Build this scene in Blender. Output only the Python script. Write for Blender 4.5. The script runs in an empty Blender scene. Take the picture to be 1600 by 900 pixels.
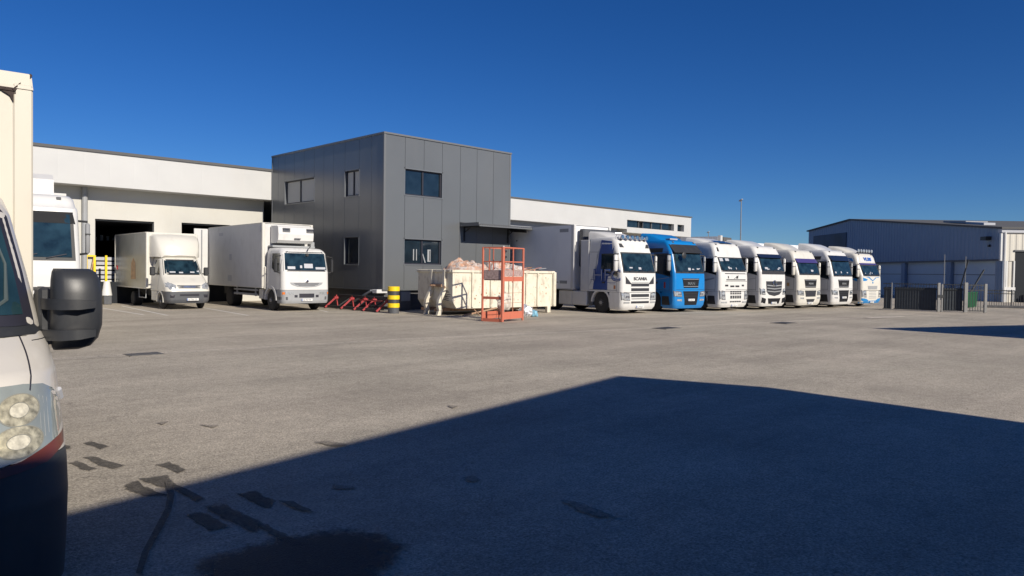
import bpy, math, random
from math import sin, cos, radians as R_, pi, sqrt, tan, atan2
from mathutils import Vector, Matrix, noise
random.seed(7)
S = bpy.context.scene
COL = S.collection

# ---------------------------------------------------------------- camera
CAMH = 1.95
AZ, PITCH, ROLL, FPX = R_(45.76), R_(1.32), R_(0.79), 1154.0
Fv = Vector((cos(AZ)*cos(PITCH), sin(AZ)*cos(PITCH), -sin(PITCH)))
R0 = Vector((sin(AZ), -cos(AZ), 0)); U0 = R0.cross(Fv)
Rv = cos(ROLL)*R0 + sin(ROLL)*U0; Uv = -sin(ROLL)*R0 + cos(ROLL)*U0
cd = bpy.data.cameras.new('camera'); cam = bpy.data.objects.new('camera', cd); COL.objects.link(cam)
cd.sensor_width = 36; cd.lens = FPX/1600*36; cd.clip_end = 3000; cd.clip_start = .1
cam.matrix_world = Matrix(((Rv.x, Uv.x, -Fv.x, 0), (Rv.y, Uv.y, -Fv.y, 0), (Rv.z, Uv.z, -Fv.z, CAMH), (0, 0, 0, 1)))
S.camera = cam

# ---------------------------------------------------------------- light
SUN_EL = R_(28); SUN_TILT = R_(2.8)          # light travels towards +Y, a touch towards +X
Ldir = Vector((sin(SUN_TILT)*cos(SUN_EL), cos(SUN_TILT)*cos(SUN_EL), -sin(SUN_EL)))
w = bpy.data.worlds.new('World'); S.world = w; w.use_nodes = True
nt = w.node_tree; bg = nt.nodes['Background']
sky = nt.nodes.new('ShaderNodeTexSky'); sky.sky_type = 'NISHITA'; sky.sun_disc = False
sky.sun_elevation = SUN_EL
sky.sun_rotation = atan2(-Ldir.x, -Ldir.y)
sky.altitude = 1500; sky.air_density = 1.0; sky.dust_density = 0.15; sky.ozone_density = 4.0
hs = nt.nodes.new('ShaderNodeHueSaturation'); hs.inputs['Saturation'].default_value = 1.25
hs.inputs['Hue'].default_value = 0.503
nt.links.new(sky.outputs[0], hs.inputs['Color']); tn = nt.nodes.new('ShaderNodeMix'); tn.data_type = 'RGBA'; tn.blend_type = 'MULTIPLY'; tn.inputs[0].default_value = 1; tn.inputs[7].default_value = (.72, 1.0, 1.38, 1)
nt.links.new(hs.outputs[0], tn.inputs[6]); nt.links.new(tn.outputs[2], bg.inputs[0]); bg.inputs[1].default_value = 0.050
sd = bpy.data.lights.new('sun', 'SUN'); sun = bpy.data.objects.new('sun', sd); COL.objects.link(sun)
sd.energy = 5.0; sd.angle = R_(.5); sd.color = (1, .92, .80)
sun.rotation_mode = 'QUATERNION'; sun.rotation_quaternion = Ldir.to_track_quat('-Z', 'Y')
S.view_settings.view_transform = 'Standard'; S.view_settings.look = 'None'
S.view_settings.exposure = 0.15; S.view_settings.gamma = 1

# ---------------------------------------------------------------- materials
def mat(name, col, rough=.5, metal=0, coat=0, noise_amt=0, nscale=3, bump=0, bscale=40, dirt=None, dirt_amt=.3, dscale=2.5, spec=.5, emit=0):
    m = bpy.data.materials.new(name); m.use_nodes = True
    n = m.node_tree.nodes; l = m.node_tree.links; b = n['Principled BSDF']
    b.inputs['Base Color'].default_value = (*col, 1); b.inputs['Roughness'].default_value = rough
    b.inputs['Metallic'].default_value = metal; b.inputs['Coat Weight'].default_value = coat
    b.inputs['Specular IOR Level'].default_value = spec
    tc = n.new('ShaderNodeTexCoord')
    last = None
    if noise_amt:
        t = n.new('ShaderNodeTexNoise'); t.inputs['Scale'].default_value = nscale; t.inputs['Detail'].default_value = 5
        l.new(tc.outputs['Object'], t.inputs['Vector'])
        mr = n.new('ShaderNodeMapRange'); mr.inputs[1].default_value = .3; mr.inputs[2].default_value = .7
        mr.inputs[3].default_value = 1-noise_amt; mr.inputs[4].default_value = 1+noise_amt
        l.new(t.outputs[0], mr.inputs[0])
        mx = n.new('ShaderNodeMix'); mx.data_type = 'RGBA'; mx.blend_type = 'MULTIPLY'; mx.inputs[0].default_value = 1
        mx.inputs[6].default_value = (*col, 1); l.new(mr.outputs[0], mx.inputs[7]); last = mx.outputs[2]
    if dirt:
        t = n.new('ShaderNodeTexNoise'); t.inputs['Scale'].default_value = dscale; t.inputs['Detail'].default_value = 8; t.inputs['Roughness'].default_value = .65
        mp = n.new('ShaderNodeMapping'); mp.inputs['Scale'].default_value = (1, 1, .45)
        l.new(tc.outputs['Object'], mp.inputs[0]); l.new(mp.outputs[0], t.inputs['Vector'])
        mr = n.new('ShaderNodeMapRange'); mr.inputs[1].default_value = .52; mr.inputs[2].default_value = .75
        mr.inputs[3].default_value = 0; mr.inputs[4].default_value = dirt_amt; l.new(t.outputs[0], mr.inputs[0])
        mx = n.new('ShaderNodeMix'); mx.data_type = 'RGBA'; l.new(mr.outputs[0], mx.inputs[0])
        if last: l.new(last, mx.inputs[6])
        else: mx.inputs[6].default_value = (*col, 1)
        mx.inputs[7].default_value = (*dirt, 1); last = mx.outputs[2]
        rr = n.new('ShaderNodeMapRange'); rr.inputs[1].default_value = 0; rr.inputs[2].default_value = 1
        rr.inputs[3].default_value = rough; rr.inputs[4].default_value = min(1, rough+.4); l.new(mr.outputs[0], rr.inputs[0]); l.new(rr.outputs[0], b.inputs['Roughness'])
    if last: l.new(last, b.inputs['Base Color'])
    if bump:
        t = n.new('ShaderNodeTexNoise'); t.inputs['Scale'].default_value = bscale; t.inputs['Detail'].default_value = 4
        l.new(tc.outputs['Object'], t.inputs['Vector'])
        bp = n.new('ShaderNodeBump'); bp.inputs['Strength'].default_value = bump; bp.inputs['Distance'].default_value = .02
        l.new(t.outputs[0], bp.inputs['Height']); l.new(bp.outputs[0], b.inputs['Normal'])
    return m

DIRT = (.16, .13, .10)
M = {}
M['white'] = mat('white_paint', (.64, .635, .615), .32, coat=.3, dirt=DIRT, dirt_amt=.16)
M['cream'] = mat('cream_paint', (.62, .60, .54), .35, coat=.2, dirt=DIRT, dirt_amt=.2)
M['boxwhite'] = mat('box_panel_white', (.59, .585, .57), .45, dirt=DIRT, dirt_amt=.16, noise_amt=.03)
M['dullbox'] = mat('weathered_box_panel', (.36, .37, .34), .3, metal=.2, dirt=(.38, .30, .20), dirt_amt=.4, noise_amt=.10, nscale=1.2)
M['blue'] = mat('bright_blue_paint', (.006, .19, .52), .3, coat=.3, dirt=DIRT, dirt_amt=.08)
M['navy'] = mat('navy_stripe', (.012, .055, .25), .3, coat=.3)
M['visor'] = mat('dark_visor', (.010, .018, .045), .3)
M['dblue'] = mat('mid_blue_paint', (.01, .20, .50), .35, coat=.2)
M['purple'] = mat('purple_visor', (.05, .04, .16), .35)
M['black'] = mat('black_plastic', (.022, .023, .025), .5, dirt=(.12, .11, .10), dirt_amt=.15)
M['dgrey'] = mat('dark_grey_plastic', (.075, .08, .09), .55, dirt=(.2, .18, .16), dirt_amt=.25)
M['grey'] = mat('grey_metal', (.30, .31, .32), .5, dirt=DIRT, dirt_amt=.3)
M['lgrey'] = mat('light_grey_line', (.42, .43, .46), .45)
M['silver'] = mat('polished_metal', (.72, .72, .74), .18, metal=1)
M['lamp'] = mat('lamp_glass', (.40, .42, .44), .12, metal=.3, noise_amt=.35, nscale=14, coat=1)
M['glass'] = mat('tinted_window_glass', (.010, .018, .026), .06, coat=.1, noise_amt=.4, nscale=2.2, spec=.8)
M['wglass'] = mat('windscreen_glass', (.012, .028, .038), .08, coat=.15, noise_amt=.6, nscale=3.0, spec=.6)
M['tyre'] = mat('tyre_rubber', (.022, .022, .023), .85, bump=.3, bscale=60, dirt=(.12, .11, .1), dirt_amt=.4)
M['rim'] = mat('steel_rim', (.30, .30, .31), .45, metal=.5, dirt=DIRT, dirt_amt=.4)
M['chassis'] = mat('chassis_black', (.03, .03, .032), .7, dirt=(.1, .09, .08), dirt_amt=.4)
M['orange'] = mat('orange_lens', (.75, .20, .03), .25)
M['red'] = mat('red_paint', (.34, .03, .035), .5, dirt=DIRT, dirt_amt=.25, dscale=8)
M['redlens'] = mat('red_lens', (.45, .02, .02), .2)
M['plate'] = mat('number_plate_white', (.72, .72, .70), .4)
M['ink'] = mat('dark_ink', (.02, .02, .03), .5)
M['bink'] = mat('blue_ink', (.02, .10, .40), .5)
M['yellow'] = mat('yellow_paint', (.85, .58, .01), .45, dirt=DIRT, dirt_amt=.2, dscale=8)
M['matte'] = mat('matte_black_grille', (.012, .013, .016), .7, spec=.25)
M['mgrey'] = mat('dark_grille_grey', (.032, .034, .040), .65, spec=.3)

def corr_mat(name, col, period, depth, rough=.45, axis='X', dirt=None, dirt_amt=.15, sharp=True, line=0.0, spec=.5):
    """cladding: vertical ribs or panel seams as bump (and fine dark seam) along one object axis"""
    m = mat(name, col, rough, noise_amt=.04, nscale=.6, dirt=dirt, dirt_amt=dirt_amt, dscale=.8, spec=spec)
    n = m.node_tree.nodes; l = m.node_tree.links; b = n['Principled BSDF']
    tc = n.new('ShaderNodeTexCoord'); sp = n.new('ShaderNodeSeparateXYZ'); l.new(tc.outputs['Object'], sp.inputs[0])
    dv = n.new('ShaderNodeMath'); dv.operation = 'DIVIDE'; dv.inputs[1].default_value = period; l.new(sp.outputs[axis], dv.inputs[0])
    fr = n.new('ShaderNodeMath'); fr.operation = 'FRACT'; l.new(dv.outputs[0], fr.inputs[0])
    cr = n.new('ShaderNodeValToRGB'); e = cr.color_ramp.elements
    if sharp:
        e[0].position = 0; e[0].color = (0, 0, 0, 1); e[1].position = .05; e[1].color = (1, 1, 1, 1)
        k = e.new(.95); k.color = (1, 1, 1, 1); k = e.new(1); k.color = (0, 0, 0, 1)
    else:
        e[0].position = .0; e[0].color = (0, 0, 0, 1); e[1].position = .2; e[1].color = (1, 1, 1, 1)
        k = e.new(.55); k.color = (1, 1, 1, 1); k = e.new(.75); k.color = (0, 0, 0, 1)
    l.new(fr.outputs[0], cr.inputs[0])
    bp = n.new('ShaderNodeBump'); bp.inputs['Strength'].default_value = .8; bp.inputs['Distance'].default_value = depth
    l.new(cr.outputs[0], bp.inputs['Height']); l.new(bp.outputs[0], b.inputs['Normal'])
    return m

SPLIT = {'door_line', 'corner_trim', 'step_panel', 'headlight_surround', 'corner_post', 'column', 'dashboard_papers', 'wiper', 'frames_behind_glass', 'fog_lamp', 'grille_slot', 'grille_wing', 'intake', 'marking', 'air_horn', 'roof_lamp', 'lower_lamp', 'screen_sticker', 'emblem', 'side_guard', 'skid', 'mirror_arm', 'tow_bar', 'step', 'door_seal', 'side_fairing', 'roof_window', 'mirror_mount', 'bollard_part', 'racking', 'tail_lift', 'unit_bracket', 'rear_door', 'handrail_part'}
# ---------------------------------------------------------------- mesh builder
class MB:
    def __init__(s): s.v = []; s.f = []; s.m = []
    def add(s, vs, fs, mi=0):
        o = len(s.v); s.v += [tuple(v) for v in vs]; s.f += [tuple(o+i for i in f) for f in fs]; s.m += [mi]*len(fs)
    def box(s, x0, y0, z0, x1, y1, z1, mi=0):
        vs = [(x, y, z) for x in (x0, x1) for y in (y0, y1) for z in (z0, z1)]
        s.add(vs, [(0, 1, 3, 2), (4, 6, 7, 5), (0, 4, 5, 1), (2, 3, 7, 6), (0, 2, 6, 4), (1, 5, 7, 3)], mi); return s
    def bev(s, x0, y0, z0, x1, y1, z1, b=.02, mi=0):
        """box with chamfered edges"""
        b = min(b, (x1-x0)/2.1, (y1-y0)/2.1, (z1-z0)/2.1)
        X = (x0, x1); Y = (y0, y1); Z = (z0, z1); vs = []; idx = {}
        sg = lambda k: 1 if k == 0 else -1
        for i in (0, 1):
            for j in (0, 1):
                for k in (0, 1):
                    idx[i, j, k, 0] = len(vs); vs.append((X[i], Y[j]+sg(j)*b, Z[k]+sg(k)*b))
                    idx[i, j, k, 1] = len(vs); vs.append((X[i]+sg(i)*b, Y[j], Z[k]+sg(k)*b))
                    idx[i, j, k, 2] = len(vs); vs.append((X[i]+sg(i)*b, Y[j]+sg(j)*b, Z[k]))
        fs = []
        for i in (0, 1): fs.append([idx[i, j, k, 0] for j, k in ((0, 0), (1, 0), (1, 1), (0, 1))])
        for j in (0, 1): fs.append([idx[i, j, k, 1] for i, k in ((0, 0), (1, 0), (1, 1), (0, 1))])
        for k in (0, 1): fs.append([idx[i, j, k, 2] for i, j in ((0, 0), (1, 0), (1, 1), (0, 1))])
        for i in (0, 1):
            for j in (0, 1): fs.append([idx[i, j, 0, 0], idx[i, j, 0, 1], idx[i, j, 1, 1], idx[i, j, 1, 0]])
            for k in (0, 1): fs.append([idx[i, 0, k, 0], idx[i, 0, k, 2], idx[i, 1, k, 2], idx[i, 1, k, 0]])
        for j in (0, 1):
            for k in (0, 1): fs.append([idx[0, j, k, 1], idx[0, j, k, 2], idx[1, j, k, 2], idx[1, j, k, 1]])
        for i in (0, 1):
            for j in (0, 1):
                for k in (0, 1): fs.append([idx[i, j, k, q] for q in (0, 1, 2)])
        s.add(vs, fs, mi); return s
    def prism(s, poly, a0, a1, axis='x', mi=0):
        """poly in the other two axes (in order), extruded along axis"""
        def P(p, a): return {'x': (a, p[0], p[1]), 'y': (p[0], a, p[1]), 'z': (p[0], p[1], a)}[axis]
        n = len(poly); vs = [P(p, a0) for p in poly]+[P(p, a1) for p in poly]
        s.add(vs, [tuple(range(n)), tuple(range(2*n-1, n-1, -1))]+[(i, (i+1) % n, n+(i+1) % n, n+i) for i in range(n)], mi); return s
    def loft(s, rings, closed=True, cap=True, mi=0):
        n = len(rings[0]); vs = [p for r in rings for p in r]; fs = []
        for k in range(len(rings)-1):
            for i in range(n if closed else n-1):
                fs.append((k*n+i, k*n+(i+1) % n, (k+1)*n+(i+1) % n, (k+1)*n+i))
        if cap: fs += [tuple(range(n-1, -1, -1)), tuple((len(rings)-1)*n+i for i in range(n))]
        s.add(vs, fs, mi); return s
    def tube(s, pts, r, n=8, mi=0, rs=None):
        pts = [Vector(p) for p in pts]; rings = []
        for i, p in enumerate(pts):
            d = (pts[min(i+1, len(pts)-1)]-pts[max(i-1, 0)]).normalized()
            a = Vector((0, 0, 1)) if abs(d.z) < .9 else Vector((1, 0, 0))
            u = d.cross(a).normalized(); v = d.cross(u); q = rs[i] if rs else r
            rings.append([tuple(p+q*(cos(2*pi*k/n)*u+sin(2*pi*k/n)*v)) for k in range(n)])
        return s.loft(rings, mi=mi)
    def bar(s, a, b, wd, h, mi=0):
        """rectangular section bar from a to b"""
        a = Vector(a); b = Vector(b); d = (b-a).normalized(); z = Vector((0, 0, 1)) if abs(d.z) < .95 else Vector((0, 1, 0))
        u = d.cross(z).normalized(); v = u.cross(d)
        rings = [[tuple(p+u*sx*wd/2+v*sz*h/2) for sx, sz in ((-1, -1), (1, -1), (1, 1), (-1, 1))] for p in (a, b)]
        return s.loft(rings, mi=mi)
    def lathe(s, prof, c, axis='x', n=24, mi=0):
        """prof [(axial, radius)]"""
        rings = []
        for a, r in prof:
            ring = []
            for k in range(n):
                t = 2*pi*k/n; q = (r*cos(t), r*sin(t))
                ring.append({'x': (c[0]+a, c[1]+q[0], c[2]+q[1]), 'y': (c[0]+q[0], c[1]+a, c[2]+q[1]), 'z': (c[0]+q[0], c[1]+q[1], c[2]+a)}[axis])
            rings.append(ring)
        return s.loft(rings, mi=mi)
    def build(s, name, mats, parent=None, smooth=False, sharp=35):
        if name in SPLIT:
            par = list(range(len(s.v)))
            def fd(i):
                while par[i] != i: par[i] = par[par[i]]; i = par[i]
                return i
            for f in s.f:
                for i in f[1:]: par[fd(i)] = fd(f[0])
            groups = {}
            for f, mi in zip(s.f, s.m): groups.setdefault(fd(f[0]), []).append((f, mi))
            if len(groups) > 1:
                first = None
                for g in groups.values():
                    q = MB(); idx = {}
                    for f, mi in g:
                        for i in f:
                            if i not in idx: idx[i] = len(q.v); q.v.append(s.v[i])
                        q.f.append(tuple(idx[i] for i in f)); q.m.append(mi)
                    o = q._build(name, mats, parent, smooth, sharp); first = first or o
                return first
        return s._build(name, mats, parent, smooth, sharp)
    def _build(s, name, mats, parent=None, smooth=False, sharp=35):
        me = bpy.data.meshes.new(name); me.from_pydata(s.v, [], s.f)
        if not isinstance(mats, (list, tuple)): mats = [mats]
        for m_ in mats: me.materials.append(m_)
        for p, mi in zip(me.polygons, s.m): p.material_index = mi
        import bmesh
        bm = bmesh.new(); bm.from_mesh(me); bmesh.ops.remove_doubles(bm, verts=bm.verts, dist=.0005)
        bmesh.ops.recalc_face_normals(bm, faces=bm.faces); bm.to_mesh(me); bm.free()
        if smooth:
            me.polygons.foreach_set('use_smooth', [True]*len(me.polygons)); me.set_sharp_from_angle(angle=R_(sharp))
        o = bpy.data.objects.new(name, me); COL.objects.link(o)
        if parent: o.parent = parent
        return o

def tag(o, label=None, cat=None, group=None, kind=None):
    if label: o['label'] = label
    if cat: o['category'] = cat
    if group: o['group'] = group
    if kind: o['kind'] = kind
    return o
def thing(name, loc, rot, label, cat, group=None):
    o = bpy.data.objects.new(name, None); COL.objects.link(o); o.location = loc; o.rotation_euler = (0, 0, R_(rot))
    o.empty_display_size = .3
    return tag(o, label, cat, group)
def text(st, size, m, parent, loc, rot, name='lettering', ext=.006, bold=0, xs=1, align='CENTER', outline=False):
    c = bpy.data.curves.new(name, 'FONT'); c.body = st; c.size = size; c.extrude = ext; c.align_x = align; c.align_y = 'CENTER'; c.offset = bold
    if outline: c.fill_mode = 'NONE'; c.extrude = 0; c.bevel_depth = outline; c.bevel_resolution = 0
    c.resolution_u = 3
    t = bpy.data.objects.new('t', c); COL.objects.link(t)
    bpy.context.view_layer.update()
    me = bpy.data.meshes.new_from_object(t.evaluated_get(bpy.context.evaluated_depsgraph_get())); me.name = name
    bpy.data.objects.remove(t)
    me.materials.clear(); me.materials.append(m)
    o = bpy.data.objects.new(name, me); COL.objects.link(o); o.parent = parent
    o.location = loc; o.rotation_euler = [R_(a) for a in rot]; o.scale = (xs, 1, 1)
    return o
def copy_tree(o, parent=None):
    c = o.copy(); COL.objects.link(c)
    if parent: c.parent = parent
    for ch in list(o.children): copy_tree(ch, c)
    return c

# ---------------------------------------------------------------- vehicle shell: front faces -y, x = width, z up
class Shell:
    def __init__(s, lv, bulge=.04, res=1): s.lv = lv; s.bulge = bulge; s.res = res
    def at(s, z):
        L = s.lv
        if z <= L[0][0]: return L[0][1:]
        if z >= L[-1][0]: return L[-1][1:]
        for i in range(len(L)-1):
            if L[i][0] <= z <= L[i+1][0]:
                t = (z-L[i][0])/(L[i+1][0]-L[i][0]); return tuple(a+(b-a)*t for a, b in zip(L[i][1:], L[i+1][1:]))
    def fy(s, x, z):
        yf, hw, r = s.at(z); x = min(abs(x), hw-.001); y = yf+s.bulge*(x/hw)**2
        if x > hw-r: y += r-sqrt(max(0, r*r-(x-(hw-r))**2))
        return y
    def sx(s, y, z):
        yf, hw, r = s.at(z); yf += s.bulge
        if y < yf+r: return hw-r+sqrt(max(0, r*r-(yf+r-max(y, yf))**2))
        return hw
    def ring(s, z, yr):
        yf, hw, r = s.at(z); pts = [(-hw, yr, z), (-hw, yr*.5+(yf+s.bulge+r)*.5, z)]
        NC = 6*s.res; NF = 8*s.res
        for k in range(NC+1):
            a = pi/2*k/NC; x = -(hw-r)-r*cos(a); pts.append((x, s.fy(x, z) if k else yf+s.bulge+r, z))
        for k in range(1, NF): x = -(hw-r)+2*(hw-r)*k/NF; pts.append((x, s.fy(x, z), z))
        return pts+[(-p[0], p[1], p[2]) for p in pts[::-1] if p[0] < -(hw-r)+1e-6]
    def body(s, z0, z1, yr, mb=None, mi=0, step=.07):
        zs = sorted(set([z0, z1]+[l[0] for l in s.lv if z0 < l[0] < z1]))
        out = [zs[0]]
        for z in zs[1:]:
            n = max(1, int((z-out[-1])/step)); a = out[-1]
            out += [a+(z-a)*(i+1)/n for i in range(n)]
        mb = mb or MB(); mb.loft([s.ring(z, yr) for z in out], mi=mi); return mb
    def patch(s, mb, poly, off=.012, side='f', mi=0, depth=.05, seg=.12):
        """closed polygon lying on the skin: (x,z) on the front, (y,z) on the sides"""
        b = []
        for i, p in enumerate(poly):
            q = poly[(i+1) % len(poly)]; n = max(1, int(math.dist(p, q)/seg))
            b += [(p[0]+(q[0]-p[0])*k/n, p[1]+(q[1]-p[1])*k/n) for k in range(n)]
        c = (sum(p[0] for p in b)/len(b), sum(p[1] for p in b)/len(b))
        def P(p, o):
            if side == 'f': return (p[0], s.fy(p[0], p[1])-o, p[1])
            x = s.sx(p[0], p[1])+o
            return (-x if side == 'l' else x, p[0], p[1])
        n = len(b); rings = [[P(p, -depth) for p in b], [P(p, off) for p in b]]
        for t in ((.75, .5, .25, .06) if s.res == 1 else [1-k/14 for k in range(1, 14)]+[.02]): rings.append([P((c[0]+(p[0]-c[0])*t, c[1]+(p[1]-c[1])*t), off) for p in b])
        mb.loft(rings, mi=mi); return mb
    def rect(s, mb, x0, z0, x1, z1, off=.012, side='f', mi=0): return s.patch(mb, [(x0, z0), (x1, z0), (x1, z1), (x0, z1)], off, side, mi)

def wheel(parent, x, y, r, wd, side, dual=False, name='wheel'):
    """side -1: outer face towards -x"""
    d = side; W = wd*(2 if dual else 1)
    prof = [(0, r*.55), (0, r*.80), (.02, r*.93), (.05, r), (W-.05, r), (W-.02, r*.93), (W, r*.8), (W, r*.5)]
    mb = MB(); mb.lathe([(x-d*a-x, q) for a, q in prof], (x, y, r), 'x', 28)
    wh = mb.build(name, M['tyre'], parent, True, 30)
    rr = MB(); dd = .10 if dual else .035
    rr.lathe([(-d*.015, r*.57), (-d*.02, r*.52), (-d*dd, r*.47), (-d*dd, r*.22), (-d*(dd-.07), r*.17), (-d*(dd-.07), .01)], (x, y, r), 'x', 24)
    for k in range(10):
        t = 2*pi*k/10; rr.lathe([(-d*dd, .014), (-d*(dd-.04), .014), (-d*(dd-.04), .001)], (x, y+r*.30*cos(t), r+r*.30*sin(t)), 'x', 6)
    rr.build('rim', M['rim'], wh, True, 30)
    return wh
def arch(parent, x0, x1, y, zc, r, th, m, a0=-5, a1=185, name='wheel_arch'):
    mb = MB(); rings = []
    for k in range(15):
        a = R_(a0+(a1-a0)*k/14)
        rings.append([(x0, y-cos(a)*r, zc+sin(a)*r), (x1, y-cos(a)*r, zc+sin(a)*r), (x1, y-cos(a)*(r+th), zc+sin(a)*(r+th)), (x0, y-cos(a)*(r+th), zc+sin(a)*(r+th))])
    mb.loft(rings); return mb.build(name, m, parent, True, 40)
def plate(parent, x, y, z, seed=1):
    mb = MB(); mb.bev(x-.26, y-.012, z-.055, x+.26, y, z+.055, .004); o = mb.build('number_plate', M['plate'], parent)
    rnd = random.Random(seed); k = MB(); px = x-.19                       # small dark characters, too small to read in the photograph
    for i in range(9):
        if i in (2, 6): px += .02; continue
        k.box(px, y-.016, z-.032, px+.01, y-.013, z+.032)
        for zz in rnd.sample([-.03, 0, .026], 2): k.box(px, y-.0165, z+zz-.004, px+.034, y-.0135, z+zz+.006)
        px += .05
    k.build('plate_characters', M['ink'], o)
    b = MB(); b.box(x-.257, y-.0155, z-.05, x-.225, y-.0125, z+.05); b.build('plate_band', M['bink'], o)
    return o
# ---------------------------------------------------------------- ground
def asphalt(name, col, rough=.85, spec=.5, wet=False, soft=False):
    m = bpy.data.materials.new(name); m.use_nodes = True; n = m.node_tree.nodes; l = m.node_tree.links; b = n['Principled BSDF']
    g = n.new('ShaderNodeNewGeometry')
    def noi(sc, det=4, rg=.6, mp=None):
        t = n.new('ShaderNodeTexNoise'); t.inputs['Scale'].default_value = sc; t.inputs['Detail'].default_value = det; t.inputs['Roughness'].default_value = rg
        if mp:
            q = n.new('ShaderNodeMapping'); q.inputs['Scale'].default_value = mp; q.inputs['Rotation'].default_value = (0, 0, R_(-9)); l.new(g.outputs['Position'], q.inputs[0]); l.new(q.outputs[0], t.inputs['Vector'])
        else: l.new(g.outputs['Position'], t.inputs['Vector'])
        return t
    def rng(src, a, b_, c, d):
        r = n.new('ShaderNodeMapRange'); r.inputs[1].default_value = a; r.inputs[2].default_value = b_; r.inputs[3].default_value = c; r.inputs[4].default_value = d
        l.new(src, r.inputs[0]); return r.outputs[0]
    def mul(x, y):
        q = n.new('ShaderNodeMath'); q.operation = 'MULTIPLY'; l.new(x, q.inputs[0]); l.new(y, q.inputs[1]); return q.outputs[0]
    v = n.new('ShaderNodeTexVoronoi'); v.inputs['Scale'].default_value = 70; l.new(g.outputs['Position'], v.inputs['Vector'])
    f = rng(noi(45, 3, .7).outputs[0], .28, .72, .42, 1.58)
    f = mul(f, rng(noi(17, 3, .7).outputs[0], .3, .7, .78, 1.22))
    f = mul(f, rng(noi(5, 4).outputs[0], .3, .7, .88, 1.12))
    f = mul(f, rng(noi(.35, 5).outputs[0], .3, .7, .80, 1.14))
    f = mul(f, rng(noi(.5, 5, .6, (.16, 2.2, 1)).outputs[0], .3, .7, .86, 1.10))      # faint sweeping tracks along the yard
    f = mul(f, rng(noi(1.7, 6, .75, (.5, 1.6, 1)).outputs[0], .64, .74, 1.0, .80))      # small oil blotches
    # hairline cracks
    cv = n.new('ShaderNodeTexVoronoi'); cv.feature = 'DISTANCE_TO_EDGE'; cv.inputs['Scale'].default_value = .22
    q = n.new('ShaderNodeVectorMath'); q.operation = 'ADD'; nn = noi(1.3, 5); sc = n.new('ShaderNodeVectorMath'); sc.operation = 'SCALE'; sc.inputs['Scale'].default_value = 1.6
    l.new(nn.outputs['Color'], sc.inputs[0]); l.new(g.outputs['Position'], q.inputs[0]); l.new(sc.outputs[0], q.inputs[1]); l.new(q.outputs[0], cv.inputs['Vector'])
    f = mul(f, rng(cv.outputs['Distance'], 0, .0035, .72, 1.0))
    mx = n.new('ShaderNodeMix'); mx.data_type = 'RGBA'; mx.blend_type = 'MULTIPLY'; mx.inputs[0].default_value = 1; mx.inputs[6].default_value = (*col, 1)
    l.new(f, mx.inputs[7])
    tint = n.new('ShaderNodeMix'); tint.data_type = 'RGBA'; tint.blend_type = 'MULTIPLY'; l.new(mx.outputs[2], tint.inputs[6])
    tint.inputs[0].default_value = 1
    cc = n.new('ShaderNodeValToRGB'); cc.color_ramp.elements[0].position = .35; cc.color_ramp.elements[0].color = (1, .985, .94, 1); cc.color_ramp.elements[1].position = .65; cc.color_ramp.elements[1].color = (1, .965, .93, 1)
    l.new(noi(.12, 3).outputs[0], cc.inputs[0]); l.new(cc.outputs[0], tint.inputs[7])
    l.new(tint.outputs[2], b.inputs['Base Color']); b.inputs['Roughness'].default_value = rough; b.inputs['Specular IOR Level'].default_value = spec
    bp = n.new('ShaderNodeBump'); bp.inputs['Strength'].default_value = .35 if wet else .8; bp.inputs['Distance'].default_value = .006
    l.new(v.outputs['Distance'], bp.inputs['Height']); l.new(bp.outputs[0], b.inputs['Normal'])
    if soft:
        at = n.new('ShaderNodeAttribute'); at.attribute_name = 'inside'
        nz = rng(noi(7, 6, .7).outputs[0], .3, .7, -.34, .34); ad = n.new('ShaderNodeMath'); ad.operation = 'ADD'; l.new(at.outputs['Fac'], ad.inputs[0]); l.new(nz, ad.inputs[1])
        al = rng(ad.outputs[0], .25, .75, 0, .82); tr = n.new('ShaderNodeBsdfTransparent'); ms = n.new('ShaderNodeMixShader')
        l.new(al, ms.inputs[0]); l.new(tr.outputs[0], ms.inputs[1]); l.new(b.outputs[0], ms.inputs[2]); l.new(ms.outputs[0], n['Material Output'].inputs['Surface'])
    return m
M['asphalt'] = asphalt('yard_asphalt', (.41, .372, .312))
M['stain'] = asphalt('damp_asphalt', (.13, .12, .105), .8, .3, soft=True)
M['wet'] = asphalt('wet_asphalt', (.020, .021, .024), .55, .25, wet=True, soft=True)
M['stain2'] = asphalt('old_oil_asphalt', (.27, .245, .21), .85, .3, soft=True)
M['concrete'] = asphalt('channel_concrete', (.60, .55, .48), .85)
M['conc2'] = asphalt('channel_concrete_edge', (.46, .42, .36), .85)
M['line'] = mat('worn_road_paint', (.66, .64, .60), .7, dirt=(.38, .35, .3), dirt_amt=.8, dscale=9)

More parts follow.
